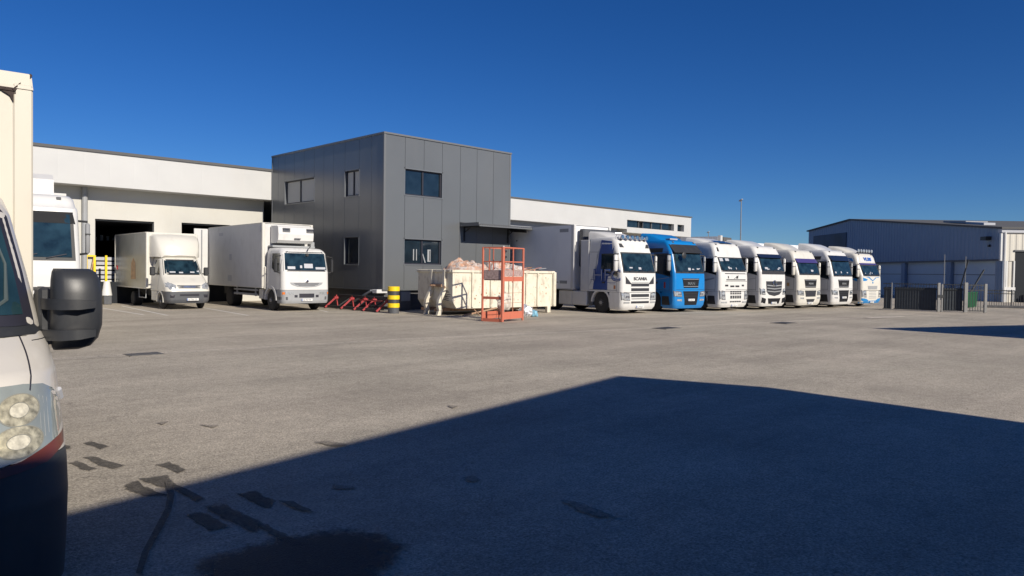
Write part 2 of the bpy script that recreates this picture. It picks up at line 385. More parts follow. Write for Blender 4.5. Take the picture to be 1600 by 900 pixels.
mb = MB(); mb.add([(-900, -900, 0), (900, -900, 0), (900, 900, 0), (-900, 900, 0)], [(0, 1, 2, 3)])
tag(mb.build('ground', M['asphalt']), kind='structure')
def sheet(name, pts, z, m, label=None):
    n_ = len(pts); cx, cy = sum(p[0] for p in pts)/n_, sum(p[1] for p in pts)/n_
    me = bpy.data.meshes.new(name); rings = []
    for t in (1.12, .9, .7, .45): rings += [(cx+(x-cx)*t, cy+(y-cy)*t, z) for x, y in pts]
    if name in ('damp_trail', 'bay_line') or z == .008: me.from_pydata([(x, y, z) for x, y in pts], [], [tuple(range(n_))]); val = [.75]*n_
    else:
        rings.append((cx, cy, z)); fs = [(k*n_+i, k*n_+(i+1) % n_, (k+1)*n_+(i+1) % n_, (k+1)*n_+i) for k in range(3) for i in range(n_)]+[(3*n_+i, 3*n_+(i+1) % n_, 4*n_) for i in range(n_)]
        me.from_pydata(rings, [], fs); val = [0]*n_+[.6]*n_+[.9]*n_+[1]*n_+[1]
    at = me.attributes.new('inside', 'FLOAT', 'POINT'); at.data.foreach_set('value', val)
    me.materials.append(m); o = bpy.data.objects.new(name, me); COL.objects.link(o); tag(o, kind='structure')
    return o
def blob(cx, cy, a, b, rot, z, m, name='stain', n=48, rough=.18, seed=0, sq=1.0):
    pts = []
    for k in range(n):
        t = 2*pi*k/n; c_, s_ = cos(t), sin(t)
        e = 2/ (2+6*(sq-1)) if sq > 1 else 1
        x = a*(abs(c_)**e)*(1 if c_ > 0 else -1); y = b*(abs(s_)**e)*(1 if s_ > 0 else -1)
        q = 1+rough*(noise.noise(Vector((c_*1.8+seed*7, s_*1.8, seed)))+.6*noise.noise(Vector((c_*6+seed*7, s_*6, seed))))
        x *= q; y *= q; r = R_(rot); pts.append((cx+x*cos(r)-y*sin(r), cy+x*sin(r)+y*cos(r)))
    return sheet(name, pts, z, m)
def gp(px, py):
    d = Fv*FPX+Rv*(px-800)-Uv*(py-450); t = -CAMH/d.z; return (d.x*t, d.y*t)

M['cover'] = mat('worn_iron', (.16, .15, .135), .8, noise_amt=.3, nscale=8, spec=.2)
# drainage strip across the yard
a = gp(40, 564); b_ = gp(225, 554); c_ = gp(640, 530); d_ = gp(960, 516); e_ = gp(1395, 494.5)
path = [(a[0]-12, a[1]+1.2), a, b_, c_, d_, e_]
def strip(path, wd, off, z, m, name):
    L = [(x, y-off-wd/2) for x, y in path]; H = [(x, y-off+wd/2) for x, y in path]
    mb = MB(); n = len(path); mb.add([(x, y, z) for x, y in L+H], [(i, i+1, n+i+1, n+i) for i in range(n-1)])
    return tag(mb.build(name, m), kind='structure')
strip(path, .42, 0, .004, M['conc2'], 'concrete_strip')
strip(path, .10, -.12, .008, M['concrete'], 'concrete_strip')
for (px, py, wx, wy) in ((225, 554, .36, .26), (1042, 513, .5, .3), (1225, 505, .5, .35)):
    g = gp(px, py); t = MB(); t.box(g[0]-wx, g[1]-wy, -.02, g[0]+wx, g[1]+wy, .016)
    lab = {225: 'dark iron drain grate in the concrete strip near the van mirror', 1042: 'dark drain cover in the concrete strip below the first lorry cabs', 1225: 'dark drain cover far along the concrete strip'}[px]
    o = t.build('drain_cover', M['cover']); tag(o, lab, 'drain cover', 'drain covers in the concrete strip')
    q = MB()
    for k in range(7): q.box(g[0]-wx*.85+k*wx*.27, g[1]-wy*.8, .016, g[0]-wx*.85+k*wx*.27+wx*.12, g[1]+wy*.8, .022)
    q.build('slots', M['dgrey'], o)
g = gp(1385, 496); blob(g[0], g[1], 1.6, .3, -9, .012, M['concrete'], 'concrete_patch', seed=4)
# bay lines
for p, q in (((190, 478), (262, 493)), ((318, 481), (388, 493)), ((497, 484), (512, 487.5)), ((150, 480), (225, 492)), ((530, 480), (508, 470))):
    a, b2 = gp(*p), gp(*q); v = Vector((b2[0]-a[0], b2[1]-a[1])).normalized(); nrm = Vector((-v.y, v.x))*.05
    sheet('bay_line', [(a[0]-nrm.x, a[1]-nrm.y), (b2[0]-nrm.x, b2[1]-nrm.y), (b2[0]+nrm.x, b2[1]+nrm.y), (a[0]+nrm.x, a[1]+nrm.y)], .004, M['line'])
# damp prints and puddle in the foreground
def quad_stain(pts, z=.004, m=None, seed=0, name='damp_patch'):
    P = [gp(*p) for p in pts]; out = []
    n = len(P)
    for i in range(n):
        a, b2 = P[i], P[(i+1) % n]; k_ = 10
        for k in range(k_):
            t = k/k_; x = a[0]+(b2[0]-a[0])*t; y = a[1]+(b2[1]-a[1])*t
            x += .035*noise.noise(Vector((x*6, y*6, seed))) ; y += .035*noise.noise(Vector((x*6, y*6, seed+9))); out.append((x, y))
    return sheet(name, out, z, m or M['stain'])
for i, q in enumerate([[(128, 693), (143, 690), (171, 698), (160, 703)], [(129, 716), (145, 712), (195, 727), (178, 734), (150, 728)], [(103, 724), (120, 720), (155, 733), (135, 737)],
        [(242, 727), (262, 722), (291, 734), (278, 740)], [(190, 760), (212, 752), (245, 770), (268, 774), (225, 776)], [(214, 748), (262, 743), (270, 752), (255, 764), (238, 760)],
        [(371, 771), (398, 768), (434, 783), (424, 795), (405, 790)], [(291, 806), (316, 800), (365, 826), (335, 832), (312, 822)], [(318, 792), (345, 787), (416, 821), (400, 833), (370, 822)],
        [(76, 693), (90, 690), (112, 702), (100, 705)], [(262, 752), (285, 762), (322, 781), (312, 787), (278, 770)], [(400, 822), (420, 820), (468, 852), (455, 856), (425, 838)],
        [(519, 759), (555, 760), (558, 766), (522, 767)], [(314, 664), (340, 666), (330, 670)], [(875, 782), (905, 786), (968, 812), (940, 812), (905, 800)],
        [(720, 748), (742, 746), (756, 752), (738, 756)], [(490, 692), (515, 690), (545, 697), (520, 699)], [(430, 783), (455, 786), (495, 803), (470, 800)], [(700, 634), (716, 636), (708, 640)],[(240,662),(262,660),(256,665)]]):
    quad_stain(q, .004+.0006*i, M['stain2'] if i in (12, 13, 14, 15, 16, 18, 19) else None, seed=i)
pts = [gp(x, y) for x, y in ((268, 752), (273, 775), (268, 800), (250, 835), (232, 868), (222, 900), (212, 900), (222, 866), (240, 832), (258, 798), (262, 775), (258, 755))]
sheet('damp_trail', pts, .018, M['stain'])
W_ = [(296, 897), (320, 876), (380, 858), (440, 842), (500, 833), (560, 831), (610, 838), (632, 858), (622, 885), (600, 905), (560, 925), (440, 935), (300, 930)]
quad_stain(W_, .022, M['wet'], 3, 'wet_patch')
del W_

# ---------------------------------------------------------------- main buildings
M['fascia'] = corr_mat('fascia_white_cladding', (.50, .50, .49), 1.13, .003, .4, dirt=(.5, .46, .4), dirt_amt=.12)
M['wallw'] = corr_mat('wall_cream_cladding', (.49, .48, .44), 1.13, .004, .5, dirt=(.45, .4, .32), dirt_amt=.2)
M['anth'] = mat('anthracite_panel', (.115, .122, .128), .30, noise_amt=.05, nscale=.5, spec=.75, dirt=(.2, .19, .18), dirt_amt=.08, dscale=.7)
M['anth_trim'] = mat('anthracite_trim', (.14, .145, .15), .35)
M['anth_flash'] = mat('window_flashing', (.17, .18, .19), .35, metal=.3)
M['plinth'] = mat('grey_concrete_plinth', (.085, .085, .09), .85, noise_amt=.15, nscale=1.5, bump=.2, bscale=20, dirt=(.2, .18, .16), dirt_amt=.3, dscale=3)
M['shade_band'] = mat('shade_band_grey', (.30, .31, .33), .6)  # blue-grey of wall in the overhang's shadow
M['roofm'] = mat('roof_grey', (.10, .10, .10), .9, bump=.5, bscale=10)
M['inside'] = mat('dark_interior', (.012, .015, .02), .9)  # near-black colour stands in for the shade inside openings
M['pane_refl'] = mat('pane_reflection', (.52, .50, .44), .7)  # beige pane colour paints in the white building reflected in the glass

X0, X1, Y0, Y1, ZB, ZT = 19.8, 28.02, 29.0, 40.28, 1.0, 8.28
gb = thing('office_block', (0, 0, 0), 0, 'dark grey cube-shaped two-storey office block with flat roof', 'building')
mb = MB(); mb.box(X0+.18, Y0+.18, ZB, X1-.1, Y1-.02, ZT-.05); core = mb.build('wall', M['inside'], gb)
mb = MB(); mb.box(X0+.22, Y0+.22, -.05, X1-.12, Y1, ZB+.02); mb.build('plinth', M['plinth'], gb)
WR = [(21.0, 23.27, 5.53, 6.78), (21.0, 23.27, 2.20, 3.42)]
WL = [(35.44, 38.7, 5.50, 6.78), (31.12, 32.42, 5.53, 6.81), (31.12, 32.42, 2.17, 3.51)]
def panels(cuts, wins, face):
    mb = MB(); g = .007
    for a, b in zip(cuts[:-1], cuts[1:]):
        segs = [(ZB, ZT)]
        for (u0, u1, z0, z1) in wins:
            if u0-.01 <= a and b <= u1+.01:
                ns = []
                for s0, s1 in segs:
                    if z0 > s0 and z1 < s1: ns += [(s0, z0), (z1, s1)]
                    else: ns.append((s0, s1))
                segs = ns
        for s0, s1 in segs:
            if face == 'R': mb.bev(a+g, Y0, s0, b-g, Y0+.16, s1, .004)
            else: mb.bev(X0, a+g, s0, X0+.16, b-g, s1, .004)
    return mb.build('cladding', M['anth'], gb)
panels([19.83, 21.0, 22.13, 23.27, 24.45, 25.58, 26.75, 28.0], WR, 'R')
panels([29.03, 30.05, 31.12, 32.42, 33.5, 34.47, 35.44, 36.53, 37.61, 38.7, 39.5, 40.3], WL, 'L')
mb = MB()
mb.bev(X0-.05, Y0-.05, ZT, X1+.05, Y0+.25, ZT+.09, .01); mb.bev(X0-.05, Y0+.25, ZT, X0+.25, Y1, ZT+.09, .01); mb.bev(X1-.25, Y0+.25, ZT, X1+.05, Y1, ZT+.09, .01)
mb.box(X0+.2, Y0+.2, ZT-.1, X1-.2, Y1, ZT+.02); mb.build('roof', M['anth_trim'], gb)
mb = MB(); mb.bev(X0-.025, Y0-.025, ZB, X0+.09, Y0+.09, ZT, .008); mb.bev(X1-.09, Y0-.02, ZB, X1+.02, Y0+.06, ZT, .008); mb.bev(X0-.02, Y1-.1, ZB, X0+.05, Y1, ZT, .008)
mb.build('corner_trim', M['anth_trim'], gb)
mb = MB(); mb.box(X1-.1, Y0+.15, ZB, X1, Y1-.01, ZT); mb.build('side_cladding', M['anth'], gb)
mb = MB(); mb.box(X0-.03, Y0-.03, ZB-.05, X1+.02, Y0+.2, ZB-.005); mb.box(X0-.03, Y0+.2, ZB-.05, X0+.2, Y1, ZB-.005); mb.build('base_flashing', M['anth_flash'], gb)
def window(face, u0, u1, z0, z1, mull, parent, pane_refl=None):
    """frame set back in the wall, glass, sill and reveals"""
    def bx(mb, a0, d0, b0, a1, d1, b1, bev=.006):
        if face == 'R': mb.bev(a0, Y0+d0, b0, a1, Y0+d1, b1, bev)
        else: mb.bev(X0+d0, a0, b0, X0+d1, a1, b1, bev)
    f = MB(); t = .07
    bx(f, u0, .10, z0, u1, .17, z0+t); bx(f, u0, .10, z1-t, u1, .17, z1); bx(f, u0, .10, z0+t, u0+t, .17, z1-t); bx(f, u1-t, .10, z0+t, u1, .17, z1-t)
    for q in mull: bx(f, q-.045, .09, z0+t, q+.045, .17, z1-t)
    fo = f.build('window', M['ink'], parent)
    g = MB(); bx(g, u0+t, .14, z0+t, u1-t, .15, z1-t, .002); g.build('pane', M['glass'] if not pane_refl else pane_refl, fo)
    s_ = MB(); e = .05
    bx(s_, u0-e, -.025, z0-.045, u1+e, .16, z0+.008); bx(s_, u0-e, -.012, z0, u0+.008, .13, z1+e); bx(s_, u1-.008, -.012, z0, u1+e, .13, z1+e); bx(s_, u0-e, -.012, z1-.008, u1+e, .13, z1+e)
    s_.build('sill', M['anth_flash'], fo)
    return fo
M['skyglass'] = mat('window_glass_office', (.02, .035, .05), .04, noise_amt=.8, nscale=1.3, spec=1)
o1 = window('R', *WR[0], (22.13,), gb); o2 = window('R', *WR[1], (22.13,), gb)
o3 = window('L', *WL[0], (37.1,), gb, M['pane_refl']); o4 = window('L', *WL[1], (31.75,), gb, M['pane_refl']); o5 = window('L', *WL[2], (), gb)
mb = MB()
for (x, z0, z1, wd) in ((21.62, 2.4, 2.95, .06), (21.8, 2.4, 2.95, .05), (22.5, 2.35, 2.95, .2), (22.62, 2.4, 2.9, .05)): mb.box(x, Y0+.132, z0, x+wd, Y0+.138, z1)
mb.prism([(22.33, 2.3), (22.40, 2.3), (22.22, 2.75), (22.18, 2.72)], Y0+.131, Y0+.137, 'y'); mb.build('frames_behind_glass', M['grey'], o2)
# canopy
cn = MB(); CX0, CX1, P = 24.45, 29.3, 1.50
n = 30
top = [];
for i in range(n*4+1):
    x = CX0+(CX1-CX0)*i/(n*4); zz = .022 if (i % 4) in (1, 2) else 0
    top.append((x, zz))
r1 = [(x, Y0-.002, 4.40+z) for x, z in top]; r2 = [(x, Y0-P, 4.24+z) for x, z in top]
cn.loft([r1, r2, [(x, y, z-.015) for x, y, z in r2], [(x, y, z-.015) for x, y, z in r1]], closed=False, cap=False)
co = cn.build('canopy_roof', M['anth_trim'], None); can = thing('canopy', (0, 0, 0), 0, 'dark corrugated canopy bracketed to the office block front wall', 'canopy')
co.parent = can; 
mb = MB(); mb.box(CX0, Y0-P-.01, 4.16, CX1, Y0-P+.04, 4.225); mb.box(CX0, Y0-P+.04, 4.19, CX0+.05, Y0-.01, 4.36); mb.box(CX1-.05, Y0-P+.04, 4.19, CX1, Y0-.01, 4.36)
mb.build('frame', M['anth_trim'], can)
for x in (24.75, 27.85):
    mb = MB(); mb.bar((x, Y0-.03, 3.45), (x, Y0-.03, 4.3), .06, .06); mb.bar((x, Y0-.06, 4.2), (x, Y0-P+.06, 4.16), .06, .10)
    mb.tube([(x, Y0-.05, 3.9), (x, Y0-.5, 4.14)], .025, 6); mb.build('bracket', M['black'], can)
mb = MB(); mb.bar((28.06, Y0+.1, 4.2), (28.06, Y0-1.2, 4.1), .1, .2)
mb.tube([(28.35+.22*cos(R_(a)), Y0-.2, 3.86+.26*sin(R_(a))) for a in range(100, -91, -19)], .035, 8)
mb.build('hook_arm', M['black'], can)

# long white warehouse
hw = thing('long_warehouse', (0, 0, 0), 0, 'long low white warehouse with deep overhanging fascia behind the lorries', 'building')
mb = MB(); mb.box(-60, 41.5, -.05, 10.95, 80, 5.9); mb.box(13.78, 41.5, -.05, 15.2, 80, 5.9); mb.box(17.9, 41.5, -.05, 19.9, 80, 5.9)
mb.box(10.95, 41.5, 4.3, 13.78, 80, 5.9); mb.box(15.2, 41.5, 4.34, 17.9, 80, 5.9); mb.box(28, 41.5, -.05, 63.9, 80, 5.75); mb.build('wall', M['wallw'], hw)
mb = MB(); mb.box(-60, 40.3, 5.85, 19.78, 81, 7.48); mb.box(28.05, 40.3, 5.85, 53.5, 81, 7.48)
mb.box(53.5, 40.3, 5.55, 63.95, 41, 6.03); mb.box(53.5, 40.3, 6.68, 63.95, 81, 7.48); mb.box(53.5, 41, 5.55, 63.95, 81, 6.68); mb.box(62.7, 40.3, 6.03, 63.95, 41, 6.68); mb.box(60.95, 40.3, 6.03, 61.55, 41, 6.68)
mb.box(19.78, 40.32, 5.85, 28.05, 81, 7.48)
mb.build('fascia', M['fascia'], hw)
mb = MB(); mb.box(-60, 40.22, 7.48, 19.78, 81, 7.58); mb.box(28.05, 40.22, 7.48, 64.05, 81, 7.58); mb.build('roof', M['roofm'], hw)
mb = MB()
mb.box(-60, 40.26, 7.585, 19.78, 40.4, 7.62); mb.build('roof_edge', M['roofm'], hw)
for (a, b) in ((53.6, 55.6), (56.2, 57.6), (57.6, 59.2), (59.2, 60.9), (61.6, 62.6)):
    mb = MB(); mb.box(a, 40.62, 6.03, b, 40.66, 6.68); wi = mb.build('window', M['glass'], hw)
    f = MB(); f.box(a, 40.55, 6.03, a+.08, 40.62, 6.68); f.box(b-.08, 40.55, 6.03, b, 40.62, 6.68); f.build('frame', M['dgrey'], wi)
mb = MB(); mb.tube([(10.45, 41.35, 0), (10.45, 41.35, 5.2), (10.45, 41.35, 5.85)], .13, 10); mb.build('downpipe', M['grey'], hw, True)
for (a, b, t, lit) in ((10.95, 13.78, 4.3, 1), (15.2, 17.9, 4.34, 0)):
    mb = MB(); mb.box(a, 60, 0, b, 60.1, t); mb.box(a+.001, 41.55, 0, b-.001, 60, 1.1); mb.box(a+.001, 41.6, t-.08, b-.001, 60, t-.001); dr = mb.build('dock_door', M['inside'], hw)
    mb = MB(); mb.box(a+.002, 41.6, 1.1, a+.05, 60, t-.1); mb.box(b-.05, 41.6, 1.1, b-.002, 60, t-.1); mb.build('door_seal', M['black'], dr)
mb = MB()
for k in range(7): x = 11.4+k*.33; mb.box(x, 47.2, 3.3+.02*k, x+.16, 47.25, 3.65+random.uniform(-.1, .2))
mb.build('racking', M['grey'], hw)
mb = MB(); mb.box(28.1, 41.0, 4.9, 53, 41.4, 5.85); mb.build('shade_band', M['shade_band'], hw)  # grey band stands in for the fascia's shadow on the wall

# low annex beyond the long warehouse (seen between the cab roofs)
F2 = Vector((.697, .716)); P0 = Vector(gp(800, 450+80))
def cam_pt(px, D): q = Fv*D+Rv*((px-800)/FPX*D); return q.x, q.y
ax, ay = cam_pt(1120, 78)
an = thing('low_annex', (ax, ay, 0), 8, 'low pale annex with dark open front glimpsed above the third lorry cab', 'building')
M['annexside'] = corr_mat('annex_cladding', (.5, .52, .56), .5, .02, .5, axis='Y')  # grey-blue tint puts this side's shade into the colour
mb = MB(); mb.box(0, 0, 0, .3, 22, 5.9); mb.box(.3, 21, 0, 6, 22, 5.6); mb.build('side_wall', M['annexside'], an)
mb = MB(); mb.box(0, -.3, 0, .55, -.002, 6.0); mb.build('front_pier', M['white'], an)
mb = MB(); mb.box(.56, .4, 0, 12, 3, 4.95); mb.build('recess', M['inside'], an)
mb = MB(); mb.box(.56, -.4, 5.3, 2.8, 1.5, 5.85); mb.box(.56, -.3, 4.95, 14, 20, 5.3); mb.build('roof', M['roofm'], an)

# warehouse on the right, turned about 46 degrees
wx, wy = gp(1562, 472)
rh = thing('right_warehouse', (wx, wy, 0), 45.76, 'blue-grey ribbed metal warehouse with low gable standing behind the dark gate', 'building')
M['rh_up'] = corr_mat('blue_grey_ribbed_cladding', (.17, .235, .34), .55, .05, .55, sharp=False)
M['rh_low'] = mat('pale_blue_panel', (.36, .45, .55), .5, noise_amt=.06, nscale=.4)
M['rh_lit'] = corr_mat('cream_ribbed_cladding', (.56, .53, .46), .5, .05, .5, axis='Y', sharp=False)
prof = [(0, 3.45), (38.5, 3.45), (38.5, 7.7), (26.5, 8.35), (0, 5.85)]
mb = MB(); mb.prism([(.02, 3.45), (38.5, 3.45), (38.5, 7.7), (26.5, 8.35), (.02, 5.85)], -30, 0, 'y'); mb.build('gable_cladding', M['rh_up'], rh)
mb = MB(); mb.box(.3, -29, -.02, 38.4, -.35, 3.445); mb.build('lower_wall', M['rh_low'], rh)
mb = MB()
for t in (0.02, 6.8, 14.5, 22.2, 30): mb.bev(t, -.33, 0, t+.7, -.03, 3.44, .02)
mb.build('column', M['rh_up'], rh)
mb = MB(); mb.box(.7, -.34, 2.15, 30, -.325, 2.2); mb.box(0.01, -.02, 3.3, 38.5, .05, 3.45); mb.build('rail', M['dgrey'], rh)
mb = MB()
for (a, b) in (((38.8, 7.68), (26.5, 8.36)), ((26.5, 8.36), (-.3, 5.83))):
    q = [(a[0], a[1]), (b[0], b[1]), (b[0], b[1]+.16), (a[0], a[1]+.16)]; mb.prism(q, -30, .18, 'y')
mb.build('roof', M['roofm'], rh)
mb = MB(); mb.prism([(11.5, 7.15), (8.0, 6.8), (8.0, 7.05), (11.5, 7.3)], -4, -2, 'y'); mb.build('roof_light', M['grey'], rh)
mb = MB(); mb.prism([(8.0, 6.8), (5.4, 6.5), (5.4, 6.72), (8.0, 6.98)], -3, -2, 'y'); mb.build('skylight', M['lgrey'], rh)
mb = MB(); mb.box(-.18, -31, 5.55, .3, .1, 5.83); mb.build('gutter', M['lgrey'], rh)
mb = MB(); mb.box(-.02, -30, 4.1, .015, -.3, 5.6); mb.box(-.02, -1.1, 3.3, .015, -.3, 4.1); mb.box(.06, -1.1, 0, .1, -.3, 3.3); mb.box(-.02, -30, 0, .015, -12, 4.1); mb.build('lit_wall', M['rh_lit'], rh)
mb = MB(); mb.box(-.1, -.16, 3.3, .1, .1, 5.5); mb.bev(-.05, -.55, 0, .05, -.40, 3.3, .01); mb.bev(-.05, -1.12, 0, .05, -1.0, 3.3, .01); mb.box(-.1, -1.15, .95, .05, -.3, 1.2); mb.tube([(-.15, -.2, 0), (-.15, -.2, 5.6)], .09, 8); mb.build('corner_trim', M['white'], rh)
mb = MB(); mb.box(-.004, -12, .0, .012, -1.12, 4.05); mb.build('loading_bay', M['inside'], rh)  # flat near-black sheet stands for the shade inside the bay
mb = MB(); mb.box(-.12, -12, 4.06, .02, -1.0, 4.18); mb.build('loading_canopy', M['dgrey'], rh)
mb = MB(); mb.box(27.4, .02, 4.2, 36.8, .07, 7.0); mb.build('banner', mat('navy_banner', (.015, .035, .075), .6, noise_amt=.5, nscale=.4), rh)
mb = MB(); mb.box(1.2, .05, 5.0, 1.9, .5, 5.3); mb.tube([(1.5, 0, 5.3), (1.5, .3, 5.1)], .05, 6); mb.box(1.3, .02, 4.45, 1.5, .15, 4.65); mb.build('floodlight', M['black'], rh)

# buildings behind / beside the camera that throw the long shadows
L_ = 1/tan(SUN_EL)
def caster(name, shadow, H, label):
    pts = [(x-H*L_*sin(SUN_TILT), y-H*L_*cos(SUN_TILT)) for x, y in shadow]
    o = thing(name, (0, 0, 0), 0, label, 'building')
    mb = MB(); mb.prism(pts, -.05, H-.12, 'z'); mb.build('wall', M['wallw'], o)
    mb = MB(); mb.prism(pts, H-.12, H, 'z'); mb.build('roof', M['roofm'], o)
    return o
caster('depot_behind', [gp(105, 800), gp(965, 587), gp(1200, 605), gp(1400, 633), gp(1600, 662), (12.2, -14), (-14, -16), (-14, 3.4)], 7.0, 'pale depot building behind the viewpoint that casts the foreground shadow')
caster('side_depot', [gp(1360, 513), gp(1600, 508), (56, -1), (50, -16), (28.3, -6), gp(1600, 529)], 5.2, 'pale depot building beyond the right edge of the yard')
# ---------------------------------------------------------------- articulated lorry tractors
def tractor(loc, rot, sp, label):
    rot = rot+3 if rot == -9 else rot; col = sp['col']; zb, zt, roof = sp['ws'][0], sp['ws'][1], sp['roof']
    T = thing('lorry', (loc[0], loc[1], 0), rot, label, 'lorry', 'lorries parked in a slanting row')
    ls = sp.get('lean', .26); H = 1.24
    lv = [(.20, .12, 1.17, .24), (.34, .04, 1.22, .20), (.6, 0, H, .17), (zb-.35, .02, H, .16), (zb, .05, H-.01, .15), (zt, .05+ls, H-.04, .17),
          (zt+.12, .09+ls, H-.05, .19), (roof-.30, .20+ls, H-.07, .22), (roof-.12, .30+ls, H-.10, .24), (roof-.03, .44+ls, H-.16, .27), (roof, .66+ls, H-.30, .32)]
    sh = Shell(lv)
    # cab
    mb = MB(); 
    zs = 1.02
    up = sh.body(zs, roof, 2.25, mb).build('cab', col, T, True, 40)
    lo = Shell([(l[0], l[1], l[2], l[3]) for l in lv])
    mb = MB(); lo.body(.20, zs-.012, .84, mb); bum = mb.build('bumper', sp.get('bumper', col), T, True, 40)
    mb = MB(); mb.box(-1.1, .25, .35, 1.1, 2.2, 1.03); mb.box(-1.16, .84, .30, -1.0, .90, 1.0); mb.build('underbody', M['chassis'], T)
    # wheel, arch, step
    for s in (-1, 1):
        wheel(T, s*1.20, 1.42, .50, .30, s)
        arch(T, s*1.235, s*.9, 1.42, .50, .56, .10, sp.get('archm', col), 2, 178)
        mb = MB(); mb.bev(min(s*1.22, s*.9), .845, .28, max(s*1.22, s*.9), .93, .98, .02); mb.bev(min(s*1.22, s*.9), 1.98, .36, max(s*1.22, s*.9), 2.25, 1.0, .03)
        mb.build('step', sp.get('stepm', M['dgrey']), T)
    # windscreen with black surround
    W = .98
    mb = MB(); sh.patch(mb, [(-1.12, zb-.03), (1.12, zb-.03), (1.07, zt+.03), (-1.07, zt+.03)], .010); ws = mb.build('windscreen_surround', M['black'], T, True, 30)
    mb = MB(); sh.patch(mb, [(-1.04, zb+.05), (1.04, zb+.05), (1.0, zt-.03), (-1.0, zt-.03)], .018); g = mb.build('windscreen', M['wglass'], T, True, 30)
    mb = MB()
    for x0 in (-.75, -.1, .5): 
        y0 = sh.fy(x0, zb)-.05; mb.bar((x0, sh.fy(x0, zb+.03)-.035, zb+.03), (x0+.42, sh.fy(x0+.42, zb+.12)-.035, zb+.13), .02, .02)
    mb.build('wiper', M['ink'], T)
    # things seen through the glass: papers and dashboard
    mb = MB(); rnd = random.Random(sp['seed'])
    for k in range((2, 4, 3, 5, 2, 3, 4, 1)[sp['seed']-1]):
        x = rnd.uniform(-.9, .8); z = zb+.08+rnd.uniform(0, .12); sh.rect(mb, x, z, x+rnd.uniform(.06, .25), z+rnd.uniform(.04, .12), .020)
    mb.build('dashboard_papers', M['lgrey'], T, True, 30)
    # visor
    if sp.get('visor'):
        v0, v1, vm, out = sp['visor']
        mb = MB(); rings = []
        for x in [-1.1+2.2*k/12 for k in range(13)]:
            ya = sh.fy(x, v1)-.02; yb = sh.fy(x, v0)-out
            rings.append([(x, ya, v1), (x, yb, v0), (x, yb+.03, v0-.01), (x, ya+.03, v1-.01)])
        mb.loft(rings); mb.build('sun_visor', vm, T, True, 40)
    # side windows, door lines, handle
    for s in 'lr':
        mb = MB(); sh.patch(mb, [(.30, zb-.22), (.85, zb-.10), (1.42, zb-.02), (1.42, zt-.04), (.50, zt-.04)], .010, s); sw = mb.build('side_window', M['glass'], T, True, 30)
        mb = MB()
        for q in ([(.36, 1.06), (.375, 1.06), (.375, zb-.1), (.36, zb-.1)], [(1.40, 1.06), (1.415, 1.06), (1.415, zt), (1.40, zt)], [(.38, 1.10), (2.2, 1.10), (2.2, 1.115), (.38, 1.115)], [(.5, zt+.02), (2.2, zt+.04), (2.2, zt+.055), (.5, zt+.035)]):
            sh.patch(mb, q, .004, s)
        mb.build('door_line', M['dgrey'], T)
        mb = MB(); sh.rect(mb, 1.14, 1.42, 1.32, 1.50, .03, s); mb.build('door_handle', M['black'], T)
    # mirrors
    for s in (-1, 1):
        mm = sp.get('mirror', col); zc = (zb+zt)/2
        mb = MB(); hw_ = .11 if s < 0 else .05; mb.bev(s*1.40-hw_, .22, zc-.42, s*1.40+hw_, .38, zc+.36, .05); mi = mb.build('mirror', mm, T, True, 50)
        mb = MB(); mb.tube([(s*1.14, .38, zc+.40), (s*1.40, .30, zc+.38)], .03, 6); mb.tube([(s*1.16, .40, zc-.44), (s*1.40, .30, zc-.40)], .03, 6)
        mb.box(s*1.40-hw_+.01, .375, zc-.36, s*1.40+hw_-.01, .39, zc+.30); mb.box(s*1.40-hw_-.005, .215, zc+.06, s*1.40+hw_+.005, .3, zc+.09); mb.build('mirror_arm', M['black'], mi)
    # spec driven front details
    for nm, poly, m_, off in sp['front']:
        mb = MB()
        if isinstance(poly[0][0], (int, float)): poly = [poly]
        for q in poly: sh.patch(mb, q, off, 'f', depth=.03)
        mb.build(nm, m_, T, True, 30)
    for nm, poly, m_, off in sp.get('side', []):
        mb = MB()
        if isinstance(poly[0][0], (int, float)): poly = [poly]
        for q in poly: sh.patch(mb, q, off, 'l', depth=.02, seg=.2)
        mb.build(nm, m_, T, True, 30)
    if not sp.get('skirt'):
        for s_ in 'lr':
            mb = MB(); sh.patch(mb, [(.34, .36), (.835, .36), (.835, .80), (.40, .80)], .006, s_); mb.build('step_panel', sp.get('stepp', M['black']), T)
            mb = MB(); sh.patch(mb, [(.40, 1.72), (2.1, 1.50), (2.1, 1.52), (.40, 1.745)], .005, s_); mb.build('flank_crease', M['grey'], T)
    # headlights
    hz0, hz1, hx = sp['head']
    for s in (-1, 1):
        mb = MB(); sh.patch(mb, [(s*(hx-.03), hz0-.03), (s*1.21, hz0-.01), (s*1.225, hz1+.09), (s*(hx+.02), hz1+.03)], .010); mb.build('headlight_surround', M['dgrey'], T, True, 30)
        mb = MB(); sh.patch(mb, [(s*hx, hz0), (s*1.18, hz0+.02), (s*1.20, hz1+.05), (s*(hx+.05), hz1)], .014); h = mb.build('headlight', M['lamp'], T, True, 30)
        mb = MB()
        for q in (0, 1): x = s*(hx+.08+q*.13); mb.lathe([(-.03, .055), (-.02, .06), (.02, .05)], (x, sh.fy(x, (hz0+hz1)/2), (hz0+hz1)/2), 'y', 12)
        mb.build('lens', M['silver'], h, True)
    plate(T, 0, sh.fy(0, sp['plate'])-.02, sp['plate'], sp['seed'])
    # fairings
    col2 = sp.get('fair', col); dz = sp.get('defl', 3.97)
